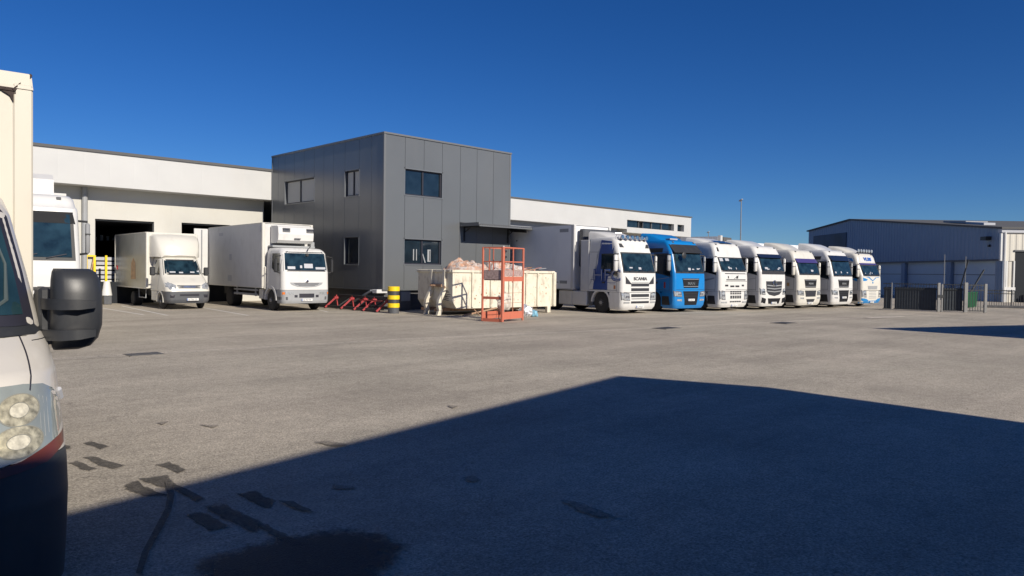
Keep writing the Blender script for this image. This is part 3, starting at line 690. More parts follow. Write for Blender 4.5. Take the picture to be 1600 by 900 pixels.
    if dz:
        mb = MB(); rings = []
        for t in (0, .25, .5, .75, 1):
            y = .80+ls+t*(2.45-.8-ls); z = roof-.08+(dz-roof+.08)*sin(t*pi/2); hwd = .82+.28*t
            rings.append([(-hwd, y, roof-.25), (-hwd*.98, y, z-.08), (-hwd*.9, y, z), (0, y, z+.02), (hwd*.9, y, z), (hwd*.98, y, z-.08), (hwd, y, roof-.25)])
        mb.loft(rings); mb.build('roof_fairing', col2, T, True, 45)
    for s in (-1, 1):
        mb = MB(); mb.bev(min(s*1.23, s*1.18), 2.27, 1.02, max(s*1.23, s*1.18), 2.85, roof-.1, .02); mb.build('side_fairing', col2, T)
    for x in sp.get('marker', (-.8, .8)):
        mb = MB(); mb.bev(x-.05, sh.fy(x, roof-.14)-.02, roof-.15, x+.05, sh.fy(x, roof-.14)+.1, roof-.08, .01); mb.build('marker_lamp', M['dgrey'], T)
    # chassis
    mb = MB(); mb.box(-.45, .6, .55, .45, 6.1, .95); mb.box(-.95, 4.55, .3, .95, 5.35, .7); mb.lathe([(-.06, .45), (0, .5), (.1, .5)], (0, 4.8, 1.1), 'z', 20); mb.build('chassis', M['chassis'], T)
    for s in (-1, 1):
        wheel(T, s*1.25, 5.05, .50, .28, s, True)
        mb = MB()
        if sp.get('skirt'):
            mb.bev(min(s*1.22, s*.75), 2.4, .30, max(s*1.22, s*.75), 3.45, 1.02, .04); mb.bev(min(s*1.22, s*.75), 3.47, .30, max(s*1.22, s*.75), 4.45, 1.02, .04)
            mb.build('side_skirt', sp['skirt'], T)
        else:
            mb.lathe([(0, .02), (0, .28), (.03, .33), (1.3, .33), (1.33, .28), (1.33, .02)], (s*.88, 2.6, .62), 'y', 18); mb.build('fuel_tank', M['grey'], T, True, 40)
    return T, sh

def slats(x0, x1, zz, h): return [[(x0, z), (x1, z), (x1, z+h), (x0, z+h)] for z in zz]
def mirrored(poly): return [poly, [(-x, z) for x, z in poly][::-1]]

specs = []
# 1 white and navy
sc = dict(col=M['white'], ws=(1.97, 2.88), roof=3.62, seed=1, head=(.66, .95, .72), plate=.34, skirt=M['white'], defl=3.95, mirror=M['white'], fair=M['boxwhite'], lean=.26,
  front=[('grille_slot', slats(-.62, .62, (1.30, 1.08, .80), .14)+slats(-.62, .62, (.50,), .10)+slats(-.60, .60, (.70,), .03), M['mgrey'], .012),
         ('grille_wing', mirrored([(.98, 1.78), (.62, 1.44), (.60, 1.40), (.98, 1.42)]), M['mgrey'], .010),
         ('panel_line', slats(-1.12, 1.12, (1.015,), .014)+slats(-.6, .6, (1.475,), .014), M['mgrey'], .006),
         ('fog_lamp', mirrored([(.72, .50), (1.1, .50), (1.1, .58), (.72, .58)]), M['grey'], .012),
         ('roof_lamp', mirrored([(1.02, 3.14), (.74, 3.14), (.86, 3.32), (1.02, 3.32)]), M['mgrey'], .012)],
  side=[('stripe', [(1.50, 3.50), (.58, 3.40), (.72, 2.4), (.98, 1.6), (.98, 1.12), (1.95, 1.12), (1.86, 1.7), (1.66, 2.4)], M['navy'], .006),
        ('side_crease', [(2.20, 1.3), (2.18, 1.3), (1.75, 1.95), (1.70, 2.8), (1.45, 3.3), (1.47, 3.3), (1.73, 2.8), (1.78, 1.96)], M['lgrey'], .008),
        ('orange_sticker', [(.44, 1.17), (.56, 1.17), (.56, 1.34), (.44, 1.34)], mat('brown_sticker', (.42, .16, .06), .5), .009)])
def put(ax_, ay_, rot, wd=2.46):
    rot = rot+3 if rot == -9 else rot
    c_, s_ = cos(R_(rot)), sin(R_(rot)); return (ax_+c_*wd/2+s_*0, ay_+s_*wd/2)
# photo-left front corners
T1, sh1 = tractor(put(27.62, 21.0, -9), -9, sc, 'white lorry with navy side stripe, initials on its flank and lamp bar on the roof')
text('SCANIA', .21, M['dgrey'], T1, (0, sh1.fy(0, 1.66)-.018, 1.66), (90, 0, 0), bold=.004, xs=1.25)
text('HFC', .76, M['lgrey'], T1, (-1.254, 1.02, 1.78), (90, 0, -90), xs=1.25, ext=.003)
text('HFC', .78, M['navy'], T1, (-1.262, 1.02, 1.78), (90, 0, -90), xs=1.25, outline=.020)
text('EUROPEAN TRANSPORT', .09, M['navy'], T1, (-1.262, .60, 1.40), (90, 0, -90), ext=.003) if False else None
mb = MB()
for k in range(9): mb.box(-1.2405, .42+k*.065, 1.455, -1.236, .465+k*.065, 1.485)
for k in range(6): mb.box(-1.2405, .46+k*.065, 1.395, -1.236, .505+k*.065, 1.42)
mb.build('small_print', M['navy'], T1)
mb = MB(); mb.bar((-1.258, 2.1, 1.58), (-1.258, .35, 1.68), .004, .022); mb.build('underline', M['navy'], T1)
mb = MB(); yb = .50; mb.tube([(-1.0, .62, 3.60), (-.95, yb, 3.56), (.95, yb, 3.56), (1.0, .62, 3.60)], .025, 8)
lb = mb.build('lamp_bar', M['silver'], T1, True)
for k in range(6):
    x = -.82+k*.33; mb = MB(); mb.lathe([(-.06, .095), (-.04, .11), (.03, .10), (.06, .04)], (x, yb-.04, 3.62), 'y', 16); mb.build('roof_spotlight', M['silver'], lb, True, 40)
mb = MB()
for x in (-.72, -.55): mb.tube([(x, 1.0, 3.6), (x, .9, 3.78)], .02, 6)
mb.tube([(-.9, .85, 3.80), (-.62, .72, 3.80)], .06, 10); mb.build('air_horn', M['silver'], T1, True)

def man_spec(col, seed, zoff=0, purple=False, visor=None, low=None, **k):
    d = dict(col=col, seed=seed, head=(.80, 1.0, .72), plate=.62 if low else .33, lean=.24)
    gr = (1.22, 1.70)
    d['front'] = [('grille', [(-.66, gr[1]), (.66, gr[1]), (.56, gr[0]), (-.56, gr[0])], M['matte'], .014),
        ('grille_slat', [[(-.62, gr[1]-.05), (.62, gr[1]-.05), (.62, gr[1]-.035), (-.62, gr[1]-.035)], [(-.58, gr[0]+.07), (.58, gr[0]+.07), (.58, gr[0]+.085), (-.58, gr[0]+.085)]], M['lgrey'], .018),
        ('panel_line', slats(-1.12, 1.12, (1.13,), .014), M['mgrey'], .005),
        ('fog_lamp', mirrored([(.70, .56), (1.05, .58), (1.05, .66), (.70, .66)]), M['lamp'], .012)]
    if low == 'tall': d['front'].append(('lower_grille', [(-.60, 1.06), (.60, 1.06), (.46, .36), (-.46, .36)], M['matte'], .013)); d['front'].append(('grille_slat', slats(-.5, .5, (.92, .80), .02), M['mgrey'], .018))
    else: d['front'] += [('lower_grille', [(-.60, 1.06), (.60, 1.06), (.52, .70), (-.52, .70)], M['mgrey'], .013), ('intake', [(-.45, .56), (.45, .56), (.34, .38), (-.34, .38)], M['mgrey'], .013), ('grille_slat', slats(-.4, .4, (.88, .80), .05), M['ink'], .018)]
    d.update(k)
    if visor: d['visor'] = visor
    return d
s2 = man_spec(M['blue'], 2, visor=(2.98, 3.40, M['black'], .16), low='tall', ws=(1.98, 2.98), roof=3.62, defl=4.0, mirror=M['grey'], stepm=M['blue'],
   side=[('roof_window', [(.9, 2.98), (2.1, 2.98), (2.1, 3.2), (.85, 3.2)], M['black'], .008), ('red_sticker', [(.62, 1.2), (.72, 1.2), (.72, 1.5), (.62, 1.5)], M['red'], .008)])
T2, sh2 = tractor(put(31.15, 20.45, -9), -9, s2, 'bright blue lorry with dark sun visor and black grille beside the navy-striped lorry')
text('MAN', .20, M['silver'], T2, (0, sh2.fy(0, 1.45)-.022, 1.44), (90, 0, 0), xs=1.3, bold=.003)
mb = MB(); mb.tube([(-.95, .5, 2.95), (-.7, .0, 2.98), (-.6, -.04, 2.94)], .025, 6); mb.lathe([(-.03, .10), (0, .16), (.06, .12)], (-.62, -.02, 2.84), 'y', 14); mb.build('front_mirror', M['black'], T2, True)
mb = MB(); mb.box(-.5, 1.0, 3.66, .1, 1.3, 3.72); mb.build('roof_hatch', M['lgrey'], T2)
s3 = dict(col=M['white'], ws=(2.10, 2.80), roof=3.62, seed=3, head=(.62, 1.02, .84), plate=.30, mirror=M['white'], lean=.30, defl=3.9, marker=(-.9, .9),
  front=[('panel_line', slats(-.8, 1.1, (1.95, 1.56, 1.12), .016)+slats(-1.12, 1.12, (1.045,), .014), M['mgrey'], .006),
         ('trim_bar', slats(-.75, .95, (1.62,), .05)+slats(-.85, .95, (1.96,), .03), M['mgrey'], .01),
         ('grille_slot', [[(a, z), (a+w_, z), (a+w_, z+.09), (a, z+.09)] for a, w_, z in ((-.42, .34, 1.26), (.02, .34, 1.26), (-.85, .25, 1.30), (.6, .2, 1.30))]
            + [[(a, z), (a+.15, z), (a+.15, z+.07), (a, z+.07)] for z in (.98, .88, .74, .66, .46) for a in (-.42, -.22, -.02, .18, .38)], M['mgrey'], .012),
         ('emblem', [[(-.12, 1.70), (-.06, 1.70), (.34, 1.86), (.28, 1.87)], [(-.62, 1.72), (-.54, 1.72), (-.54, 1.84), (-.62, 1.84)], [(.1, 1.70), (.26, 1.72), (.26, 1.84), (.12, 1.86)]], M['mgrey'], .010),
         ('lower_lamp', mirrored([(.66, .42), (1.12, .42), (1.12, .50), (.66, .50)]), M['lamp'], .012),
         ('roof_marking', [(-.98, 3.14), (-.82, 3.12), (-.86, 3.34), (-.98, 3.34)], M['mgrey'], .008),
         ('screen_sticker', [[(-.98, 2.62), (-.72, 2.62), (-.72, 2.78), (-.98, 2.78)], [(-.52, 2.64), (-.22, 2.64), (-.22, 2.77), (-.52, 2.77)]], M['lgrey'], .022)],
  side=[('swoosh', [(.45, 1.75), (.45, 1.68), (2.2, 1.30), (2.2, 1.42)], M['grey'], .008)])
T3, sh3 = tractor(put(34.45, 19.85, -9), -9, s3, 'white lorry with sloping dark roof hatch and slotted white grille beside the blue lorry')
mb = MB(); mb.add([(-.5, .62, 3.585), (.55, .62, 3.585), (.5, 1.25, 3.74), (-.55, 1.25, 3.74)], [(0, 1, 2, 3)]); mb.add([(-.5, .62, 3.56), (.55, .62, 3.56), (.5, 1.25, 3.70), (-.55, 1.25, 3.70)], [(0, 1, 2, 3)]); mb.build('roof_hatch', M['glass'], T3)
gz = slats(-.5, .5, (0,), 0)
s4 = dict(col=M['white'], ws=(2.12, 2.92), roof=3.55, seed=4, head=(.86, 1.12, .86), plate=.38, mirror=M['white'], lean=.28, defl=3.9, visor=(2.88, 3.08, M['visor'], .14), stepm=M['dgrey'],
  front=[('wiper_panel', [(-1.12, 1.96), (1.12, 1.96), (1.12, 2.10), (-1.12, 2.10)], M['mgrey'], .012),
         ('grille', [(-.78, 1.58), (.78, 1.58), (.72, 1.0), (.5, .84), (0, .76), (-.5, .84), (-.72, 1.0)], M['mgrey'], .012),
         ('grille_slat', [[(-.70, z), (0, z-.05), (.70, z), (.70, z+.045), (0, z-.005), (-.70, z+.045)] for z in (1.34, 1.18, 1.02)], M['grey'], .026),
         ('intake', [(-.62, .64), (.62, .64), (.5, .34), (-.5, .34)], M['matte'], .012),
         ('fog_lamp', mirrored([(.80, .36), (1.14, .40), (1.14, .70), (.78, .62)]), M['matte'], .012)])
T4, sh4 = tractor(put(37.75, 19.3, -9), -9, s4, 'white lorry with dark curved slatted grille and round emblem, fourth in the row')
mb = MB(); c = (0, sh4.fy(0, 1.5)-.04, 1.46)
rings = []
for k in range(25):
    t = 2*pi*k/24; rings.append([(c[0]+(.165+.018*cos(a))*cos(t), c[1]+.018*sin(a), c[2]+(.165+.018*cos(a))*sin(t)) for a in (0, pi/2, pi, 3*pi/2)])
mb.loft(rings, cap=False)
for a in (90, 210, 330): mb.bar(c, (c[0]+.16*cos(R_(a)), c[1], c[2]+.16*sin(R_(a))), .03, .03)
mb.build('emblem', M['silver'], T4, True)
s5 = man_spec(M['cream'], 5, ws=(1.98, 2.72), roof=3.42, defl=3.85, mirror=M['cream'], visor=(2.66, 2.90, M['purple'], .10), side=[('brown_sticker', [(.62, 1.3), (.78, 1.3), (.78, 1.5), (.62, 1.5)], mat('tan_sticker', (.45, .28, .12), .5), .008)])
T5, sh5 = tractor(put(41.15, 18.75, -9), -9, s5, 'cream-white lorry with a purple strip over its windscreen')
text('MAN', .17, M['grey'], T5, (0, sh5.fy(0, 1.45)-.022, 1.45), (90, 0, 0), xs=1.3)
s6 = man_spec(M['white'], 6, ws=(1.92, 2.84), roof=3.50, defl=3.92, mirror=M['grey'], visor=(2.84, 3.16, M['visor'], .16), low='tall', side=[('roof_window', [(.9, 2.9), (2.1, 2.9), (2.1, 3.1), (.85, 3.1)], M['black'], .008)])
T6, sh6 = tractor(put(44.55, 18.2, -9), -9, s6, 'white lorry with navy visor and tall black lower grille, second from the right end')
text('MAN', .17, M['grey'], T6, (0, sh6.fy(0, 1.45)-.022, 1.45), (90, 0, 0), xs=1.3)
s7 = dict(col=M['cream'], ws=(1.96, 2.62), roof=3.42, seed=7, head=(.62, .98, .80), plate=.30, mirror=M['cream'], lean=.26, defl=3.85, bumper=M['cream'], stepm=M['dblue'],
  front=[('text_panel', [(-.85, 3.18), (.85, 3.18), (.95, 2.82), (-.95, 2.82)], M['white'], .012), ('visor_strip', [(-1.08, 2.66), (1.08, 2.66), (1.08, 2.76), (-1.08, 2.76)], M['purple'], .03),
         ('emblem', [[(-1.14, 1.62), (-.78, 1.64), (-.62, 1.72), (-1.14, 1.84)], [(-.52, 1.84), (-.44, 1.87), (0, 1.67), (0, 1.61)], [(.52, 1.84), (.44, 1.87), (0, 1.67), (0, 1.61)], [(-.85, 1.88), (-.5, 1.90), (-.3, 1.86), (-.6, 1.85)], [(.6, 1.88), (.9, 1.88), (.8, 1.84), (.5, 1.85)], [(-.10, 1.56), (.10, 1.56), (0, 1.44)]], M['dblue'], .010),
         ('grille', [(-.62, 1.32), (.62, 1.32), (.58, 1.10), (-.58, 1.10)], M['grey'], .012), ('grille_slat', slats(-.46, .46, (.94, .84, .74, .64, .54), .03), M['grey'], .012),
         ('panel_line', slats(-1.12, 1.12, (1.03,), .014), M['mgrey'], .005),
         ('bumper_band', [[(-1.2, .22), (-.45, .22), (-.45, .38), (-.75, .50), (-1.2, .56)], [(-.45, .22), (.45, .22), (.45, .38), (-.45, .38)], [(.45, .22), (1.2, .22), (1.2, .56), (.75, .50), (.45, .38)]], M['dblue'], .010)],
  side=[('side_emblem', [(.4, 1.6), (.8, 1.7), (.4, 1.85)], M['dblue'], .008), ('roof_flash', [(.7, 2.85), (1.4, 2.95), (1.2, 3.1), (.8, 3.05)], M['dblue'], .008)])
T7, sh7 = tractor(put(47.95, 17.75, -9), -9, s7, 'cream-white lorry with blue bumper and blue lettering above its windscreen')
text('VLBS', .30, M['bink'], T7, (0, sh7.fy(0, 3.0)-.03, 3.0), (76, 0, 0), xs=1.5, bold=.012)
mb = MB(); mb.bar((-.95, .62, 3.42), (.95, .62, 3.42), .05, .05); lb = mb.build('lamp_bar', M['black'], T7)
for k in range(6):
    x = -.85+k*.34; mb = MB(); mb.lathe([(-.05, .09), (-.03, .11), (.03, .10), (.05, .05)], (x, .58, 3.54), 'y', 14); mb.build('roof_spotlight', M['lamp'], lb, True, 40)
# semi-trailer coupled to lorry 1
M['trailer'] = corr_mat('trailer_side_panel', (.80, .80, .80), .62, .006, .4, axis='Y', dirt=(.35, .33, .3), dirt_amt=.15)
tl = thing('semi_trailer', (T1.location.x, T1.location.y, 0), -6, 'long white refrigerated box trailer behind the navy-striped lorry', 'trailer')
HT = 4.28
mb = MB(); mb.box(-1.29, 3.35, 1.12, 1.29, 17, HT); mb.build('box', M['trailer'], tl)
mb = MB(); mb.bev(-1.31, 3.25, 1.10, -1.15, 3.5, HT+.02, .03); mb.bev(1.15, 3.25, 1.10, 1.31, 3.5, HT+.02, .03); mb.box(-1.30, 3.3, HT, 1.30, 17, HT+.03); mb.box(-1.30, 3.3, 1.06, 1.30, 17, 1.12)
mb.build('frame', M['boxwhite'], tl)
mb = MB(); mb.bev(-1.0, 2.9, 2.2, 1.0, 3.25, 4.1, .06); mb.build('cooling_unit', M['dgrey'], tl)  # dark grey stands in for the shade in the gap behind the cab
mb = MB(); mb.box(-.6, 3.5, .85, .6, 17, 1.06); mb.box(-1.2, 5.9, .1, -1.1, 6.0, 1.05); mb.box(-1.2, 6.2, .45, -1.1, 10, .95); mb.build('chassis', M['chassis'], tl)
for y in (11.5, 12.8, 14.1):
    for s in (-1, 1): wheel(tl, s*1.25, y, .5, .36, s)
mb = MB(); mb.box(-1.295, 3.7, 3.95, -1.291, 4.35, 4.12); mb.box(-1.295, 3.75, 1.35, -1.291, 4.3, 1.5); mb.box(-1.295, 4.4, 1.38, -1.291, 4.9, 1.44); mb.build('marking', M['grey'], tl)
for t_, nm in ((T4, 'fourth lorry of the row'), (T5, 'purple-stripped lorry'), (T6, 'navy-visored lorry')):
    o = thing('semi_trailer', (t_.location.x, t_.location.y, 0), -6, 'white box trailer coupled behind the '+nm, 'trailer')
    mb = MB(); mb.bev(-1.27, 3.4, 1.12, 1.27, 16.5, 3.86, .03); mb.build('box', M['trailer'], o)
    mb = MB(); mb.box(-.6, 3.5, .85, .6, 16, 1.1); mb.build('chassis', M['chassis'], o)
    for y in (11.5, 12.8, 14.1):
        for s in (-1, 1): wheel(o, s*1.25, y, .5, .36, s)
# ---------------------------------------------------------------- delivery van with box body (dull box, white bonnet)
def light_van():
    rot = -2
    T = thing('box_van', (*put(11.9, 34.2, rot, 1.98), 0), rot, 'small white box van with grey bumper, roof fairing and dull box, parked before the dock', 'van')
    lv = [(.28, .10, .90, .28), (.40, .02, .96, .26), (.80, 0, .98, .25), (1.02, .06, .98, .28), (1.12, .14, .975, .30), (1.22, .26, .97, .30), (1.50, .72, .95, .30),
          (1.56, .78, .94, .26), (2.28, 1.28, .84, .24), (2.36, 1.40, .80, .25), (2.42, 1.62, .74, .26)]
    sh = Shell(lv, .07)
    sh.body(.82, 2.42, 2.35, step=.05).build('cab', M['cream'], T, True, 50)
    sh.body(.28, .81, .62).build('bumper', M['dgrey'], T, True, 40)
    mb = MB(); mb.box(-.85, .3, .3, .85, 2.3, .85); mb.build('underbody', M['chassis'], T)
    for s in (-1, 1):
        wheel(T, s*.93, 1.02, .345, .22, s); arch(T, s*.985, s*.7, 1.02, .36, .40, .07, M['cream'])
        mb = MB(); mb.bev(min(s*.97, s*.6), 1.46, .36, max(s*.97, s*.6), 2.30, .83, .03); mb.build('sill_panel', M['cream'], T)
        wheel(T, s*1.0, 5.2, .345, .21, s, True)
    mb = MB(); sh.patch(mb, [(-.86, 1.56), (.86, 1.56), (.77, 2.27), (-.77, 2.27)], .008); mb.build('windscreen_surround', M['black'], T, True, 30)
    mb = MB(); sh.patch(mb, [(-.80, 1.62), (.80, 1.62), (.72, 2.22), (-.72, 2.22)], .014); mb.build('windscreen', M['wglass'], T, True, 30)
    mb = MB()
    for x, z, a in ((-.6, 1.66, .25), (-.2, 1.64, .18), (.3, 1.66, .2), (.62, 1.7, .12)): sh.rect(mb, x, z, x+a, z+.06, .017)
    mb.build('dashboard_papers', M['lgrey'], T)
    for s in 'lr':
        mb = MB(); sh.patch(mb, [(1.18, 1.55), (2.05, 1.55), (2.05, 2.22), (1.55, 2.22)], .006, s); mb.build('side_window', M['glass'], T, True)
        mb = MB(); sh.patch(mb, [(1.30, .88), (1.315, .88), (1.20, 1.52), (1.185, 1.52)], .004, s); sh.patch(mb, [(2.18, .88), (2.195, .88), (2.195, 2.2), (2.18, 2.2)], .004, s); mb.build('door_line', M['dgrey'], T)
    mb = MB(); sh.patch(mb, [(-.52, 1.10), (.52, 1.10), (.48, .96), (-.48, .96)], .012); mb.build('grille', M['dgrey'], T)
    text('IVECO', .12, M['silver'], T, (0, sh.fy(0, 1.03)-.022, 1.03), (80, 0, 0), xs=1.5, bold=.002)
    for s in (-1, 1):
        mb = MB(); sh.patch(mb, [(s*.56, 1.10), (s*.56, .96), (s*.82, .90), (s*.96, 1.02), (s*.95, 1.22), (s*.84, 1.25)], .012); mb.build('headlight', M['lamp'], T, True)
        mb = MB(); mb.lathe([(-.03, .06), (.02, .05)], (s*.74, sh.fy(.74, 1.04), 1.04), 'y', 12); mb.build('lens', M['silver'], T.children[-1])
        mb = MB(); mb.bev(s*1.20-.11, 1.28, 1.52, s*1.20+.11, 1.42, 1.92, .04); mi = mb.build('mirror', M['black'], T, True)
        mb = MB(); mb.tube([(s*.93, 1.38, 1.62), (s*1.2, 1.38, 1.6)], .03, 6); mb.build('mirror_arm', M['black'], mi)
    mb = MB(); sh.patch(mb, [(-.42, .70), (.42, .70), (.42, .62), (-.42, .62)], .012); sh.patch(mb, [(-.82, .68), (-.62, .68), (-.66, .54), (-.82, .54)], .012); sh.patch(mb, [(.62, .68), (.82, .68), (.82, .54), (.66, .54)], .012); mb.build('intake', M['ink'], T)
    plate(T, .12, -.03, .46, 21)
    # roof fairing up to the box
    mb = MB(); rings = []
    for y, z0, z1, hw_ in ((1.32, 2.36, 2.44, .80), (1.40, 2.38, 2.75, .92), (1.55, 2.38, 3.10, .98), (1.85, 2.38, 3.38, 1.02), (2.35, 2.38, 3.44, 1.03)):
        rings.append([(-hw_, y+.12, z0), (-hw_, y+.10, z1-.10), (-hw_+.12, y, z1), (0, y-.04, z1+.02), (hw_-.12, y, z1), (hw_, y+.10, z1-.10), (hw_, y+.12, z0)])
    mb.loft(rings); mb.build('roof_fairing', M['cream'], T, True, 50)
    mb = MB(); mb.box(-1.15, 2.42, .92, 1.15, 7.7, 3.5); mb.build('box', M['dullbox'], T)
    mb = MB(); mb.bev(-1.17, 2.38, .90, -1.04, 2.5, 3.53, .02); mb.bev(1.04, 2.38, .90, 1.17, 2.5, 3.53, .02); mb.box(-1.04, 2.39, .92, 1.04, 2.42, 3.5); mb.box(-1.17, 2.5, 3.5, 1.17, 7.73, 3.54); mb.box(-1.17, 2.5, .88, 1.17, 7.73, .92); mb.box(-1.17, 7.70, .9, -1.0, 7.74, 3.5); mb.build('box_frame', M['cream'], T)
    mb = MB(); mb.box(-.4, 2.3, .5, .4, 6.3, .86)
    mb.build('chassis', M['chassis'], T)
    mb = MB(); mb.tube([(-1.02, 2.9, .86), (-1.02, 2.95, .45), (-1.02, 4.0, .45), (-1.02, 4.05, .86)], .025, 6); mb.build('side_guard', M['grey'], T)
    mb = MB(); mb.box(-1.18, 7.3, 1.75, -1.152, 7.5, 1.95); mb.build('side_lamp', M['redlens'], T)
    mb = MB(); mb.bev(-1.0, 7.85, 1.0, 1.0, 7.97, 2.6, .02); mb.bar((-.95, 7.6, .8), (-.95, 8.3, .95), .08, .1); mb.build('tail_lift', M['grey'], T)
    # faded mark on the box flank
    m_ = mat('faded_print', (.42, .26, .14), .6, noise_amt=.3, nscale=6)
    mb = MB(); mb.add([(-1.154, y, z) for y, z in ((4.9, 1.3), (4.1, 1.3), (4.15, 2.1), (4.5, 2.35), (4.85, 2.1))], [(0, 1, 2, 3, 4)]); mb.build('faded_print', m_, T)
    return T
light_van()

# ---------------------------------------------------------------- refrigerated rigid truck
def reefer_truck():
    rot = -3; c_, s_ = cos(R_(rot)), sin(R_(rot))
    T = thing('refrigerated_truck', (15.5+c_*1.15, 30.45+s_*1.15, 0), rot, 'white rigid truck with roof cooling unit and grey bumper beside the dark office block', 'truck')
    lv = [(.32, .06, 1.10, .2), (.45, 0, 1.13, .2), (.95, 0, 1.14, .18), (1.8, .04, 1.14, .18), (2.62, .22, 1.10, .2), (2.74, .30, 1.06, .24), (2.84, .50, 1.0, .28), (2.87, .8, .9, .3)]
    sh = Shell(lv, .05)
    sh.body(.97, 2.87, 1.75).build('cab', M['white'], T, True, 40)
    sh.body(.36, .96, .62).build('bumper', M['grey'], T, True, 40)
    mb = MB(); mb.box(-1.0, .3, .45, 1.0, 2.0, 1.0); mb.box(-.42, .5, .55, .42, 9, .95); mb.build('chassis', M['chassis'], T)
    for s in (-1, 1):
        wheel(T, s*1.12, 1.30, .47, .27, s); arch(T, s*1.16, s*.85, 1.30, .48, .54, .12, M['white'], 0, 180)
        wheel(T, s*1.17, 6.3, .47, .27, s, True)
        mb = MB(); sh.patch(mb, [(.62, .66), (.02, .66), (.02, .52), (.62, .52)], .002, 'l' if s < 0 else 'r'); mb.build('bumper_end', M['dgrey'], T)
    mb = MB(); sh.patch(mb, [(-1.06, 1.80), (1.06, 1.80), (1.02, 2.68), (-1.02, 2.68)], .008); mb.build('windscreen_surround', M['black'], T, True)
    mb = MB(); sh.patch(mb, [(-1.0, 1.86), (1.0, 1.86), (.96, 2.62), (-.96, 2.62)], .014); mb.build('windscreen', M['wglass'], T, True)
    mb = MB()
    for x, z, a, h in ((-.88, 1.9, .35, .12), (-.3, 1.95, .1, .12), (-.1, 1.95, .42, .2), (.45, 1.9, .5, .1)): sh.rect(mb, x, z, x+a, z+h, .017)
    mb.build('dashboard_papers', M['lgrey'], T)
    for s in 'lr':
        mb = MB(); sh.patch(mb, [(.36, 1.78), (.9, 1.78), (1.2, 1.95), (1.2, 2.60), (.42, 2.60)], .006, s); mb.build('side_window', M['glass'], T, True)
        mb = MB(); sh.patch(mb, [(.26, 1.0), (.275, 1.0), (.275, 2.7), (.26, 2.7)], .004, s); sh.patch(mb, [(1.36, 1.7), (1.375, 1.7), (1.375, 2.7), (1.36, 2.7)], .004, s); mb.build('door_line', M['dgrey'], T)
    mb = MB(); sh.patch(mb, [(-.80, 1.30), (.80, 1.30), (.72, 1.20), (.45, 1.11), (0, 1.08), (-.45, 1.11), (-.72, 1.20)], .012); g = mb.build('grille', M['grey'], T)
    mb = MB()
    for z, a in ((1.25, .6), (1.20, .55), (1.15, .4)): sh.rect(mb, -a, z, a, z+.02, .016)
    mb.build('grille_slat', M['ink'], g)
    mb = MB(); mb.lathe([(-.02, .06), (-.012, .10), (.02, .10)], (0, sh.fy(0, 1.36)-.01, 1.36), 'y', 4); mb.build('emblem', M['silver'], T)
    for s in (-1, 1):
        mb = MB(); sh.patch(mb, [(s*.62, .88), (s*.62, .76), (s*1.08, .74), (s*1.10, .88)], .012); h = mb.build('headlight', M['lamp'], T, True)
        mb = MB(); sh.patch(mb, [(s*1.02, .87), (s*1.02, .76), (s*1.11, .76), (s*1.11, .87)], .018); mb.build('indicator', M['orange'], h)
        mb = MB(); mb.bev(s*1.36-.07, .20, 1.75, s*1.36+.07, .34, 2.38, .04); mi = mb.build('mirror', M['black'], T, True)
        mb = MB(); mb.tube([(s*1.1, .3, 2.5), (s*1.36, .25, 2.45), (s*1.36, .25, 2.3)], .025, 6); mb.tube([(s*1.1, .3, 1.7), (s*1.36, .26, 1.78)], .025, 6); mb.build('mirror_arm', M['black'], mi)
    mb = MB(); sh.rect(mb, -.36, .62, .36, .80, .010); sh.patch(mb, [(-.58, .63), (-.44, .63), (-.44, .74), (-.58, .74)], .01); sh.patch(mb, [(.44, .63), (.58, .63), (.58, .74), (.44, .74)], .01); mb.build('intake', M['ink'], T)
    plate(T, 0, -.03, .52, 33)
    mb = MB(); mb.tube([(.12, .22, 2.72), (.1, .12, 2.8), (.2, .1, 2.92), (.25, .25, 2.95)], .022, 6); mb.lathe([(0, .07), (.05, .08)], (.08, .12, 2.55), 'y', 10); mb.build('kerb_mirror', M['black'], T)
    # box
    mb = MB(); mb.box(-1.24, 2.05, 1.06, 1.24, 9.0, 4.0); mb.build('box', M['boxwhite'], T)
    mb = MB(); mb.bev(-1.26, 1.98, 1.04, -1.12, 2.12, 4.03, .03); mb.bev(1.12, 1.98, 1.04, 1.26, 2.12, 4.03, .03); mb.box(-1.25, 2.0, 4.0, 1.25, 9.0, 4.03); mb.box(-1.255, 2.0, 1.0, 1.25, 9.0, 1.06); mb.build('box_frame', M['cream'], T)
    mb = MB(); mb.box(-1.246, 7.55, 3.55, -1.241, 7.0, 3.7) ; mb.box(-1.246, 6.3, 1.25, -1.241, 5.8, 1.55); mb.box(-1.246, 6.1, 2.3, -1.241, 5.8, 2.6); mb.box(-1.246, 2.3, 3.6, -1.241, 2.2, 3.9); mb.build('marking', M['lgrey'], T)
    mb = MB(); mb.box(-1.26, 9.01, 1.0, 1.24, 9.1, 4.0); mb.box(-2.0, 9.05, 1.05, -1.30, 9.12, 3.96); mb.build('rear_door', M['boxwhite'], T)
    mb = MB(); mb.tube([(-1.62, 9.02, 1.1), (-1.62, 9.02, 3.9)], .03, 6); mb.build('door_bar', M['grey'], T)
    mb = MB(); prof_ = [(1.16, 3.22), (1.34, 3.10), (1.95, 3.08), (1.95, 3.90), (1.28, 3.88), (1.16, 3.80), (1.12, 3.50)]
    mb.prism(prof_, -.86, .86, 'x'); cu = mb.build('cooling_unit', M['white'], T)
    mb = MB()
    for x0 in (-.66, .50):
        for k in range(4): mb.box(x0, 1.10, 3.60+k*.05, x0+.36, 1.18, 3.62+k*.05)
    mb.box(-.1, 1.06, 3.28, .2, 1.12, 3.32); mb.build('vents', M['ink'], cu)
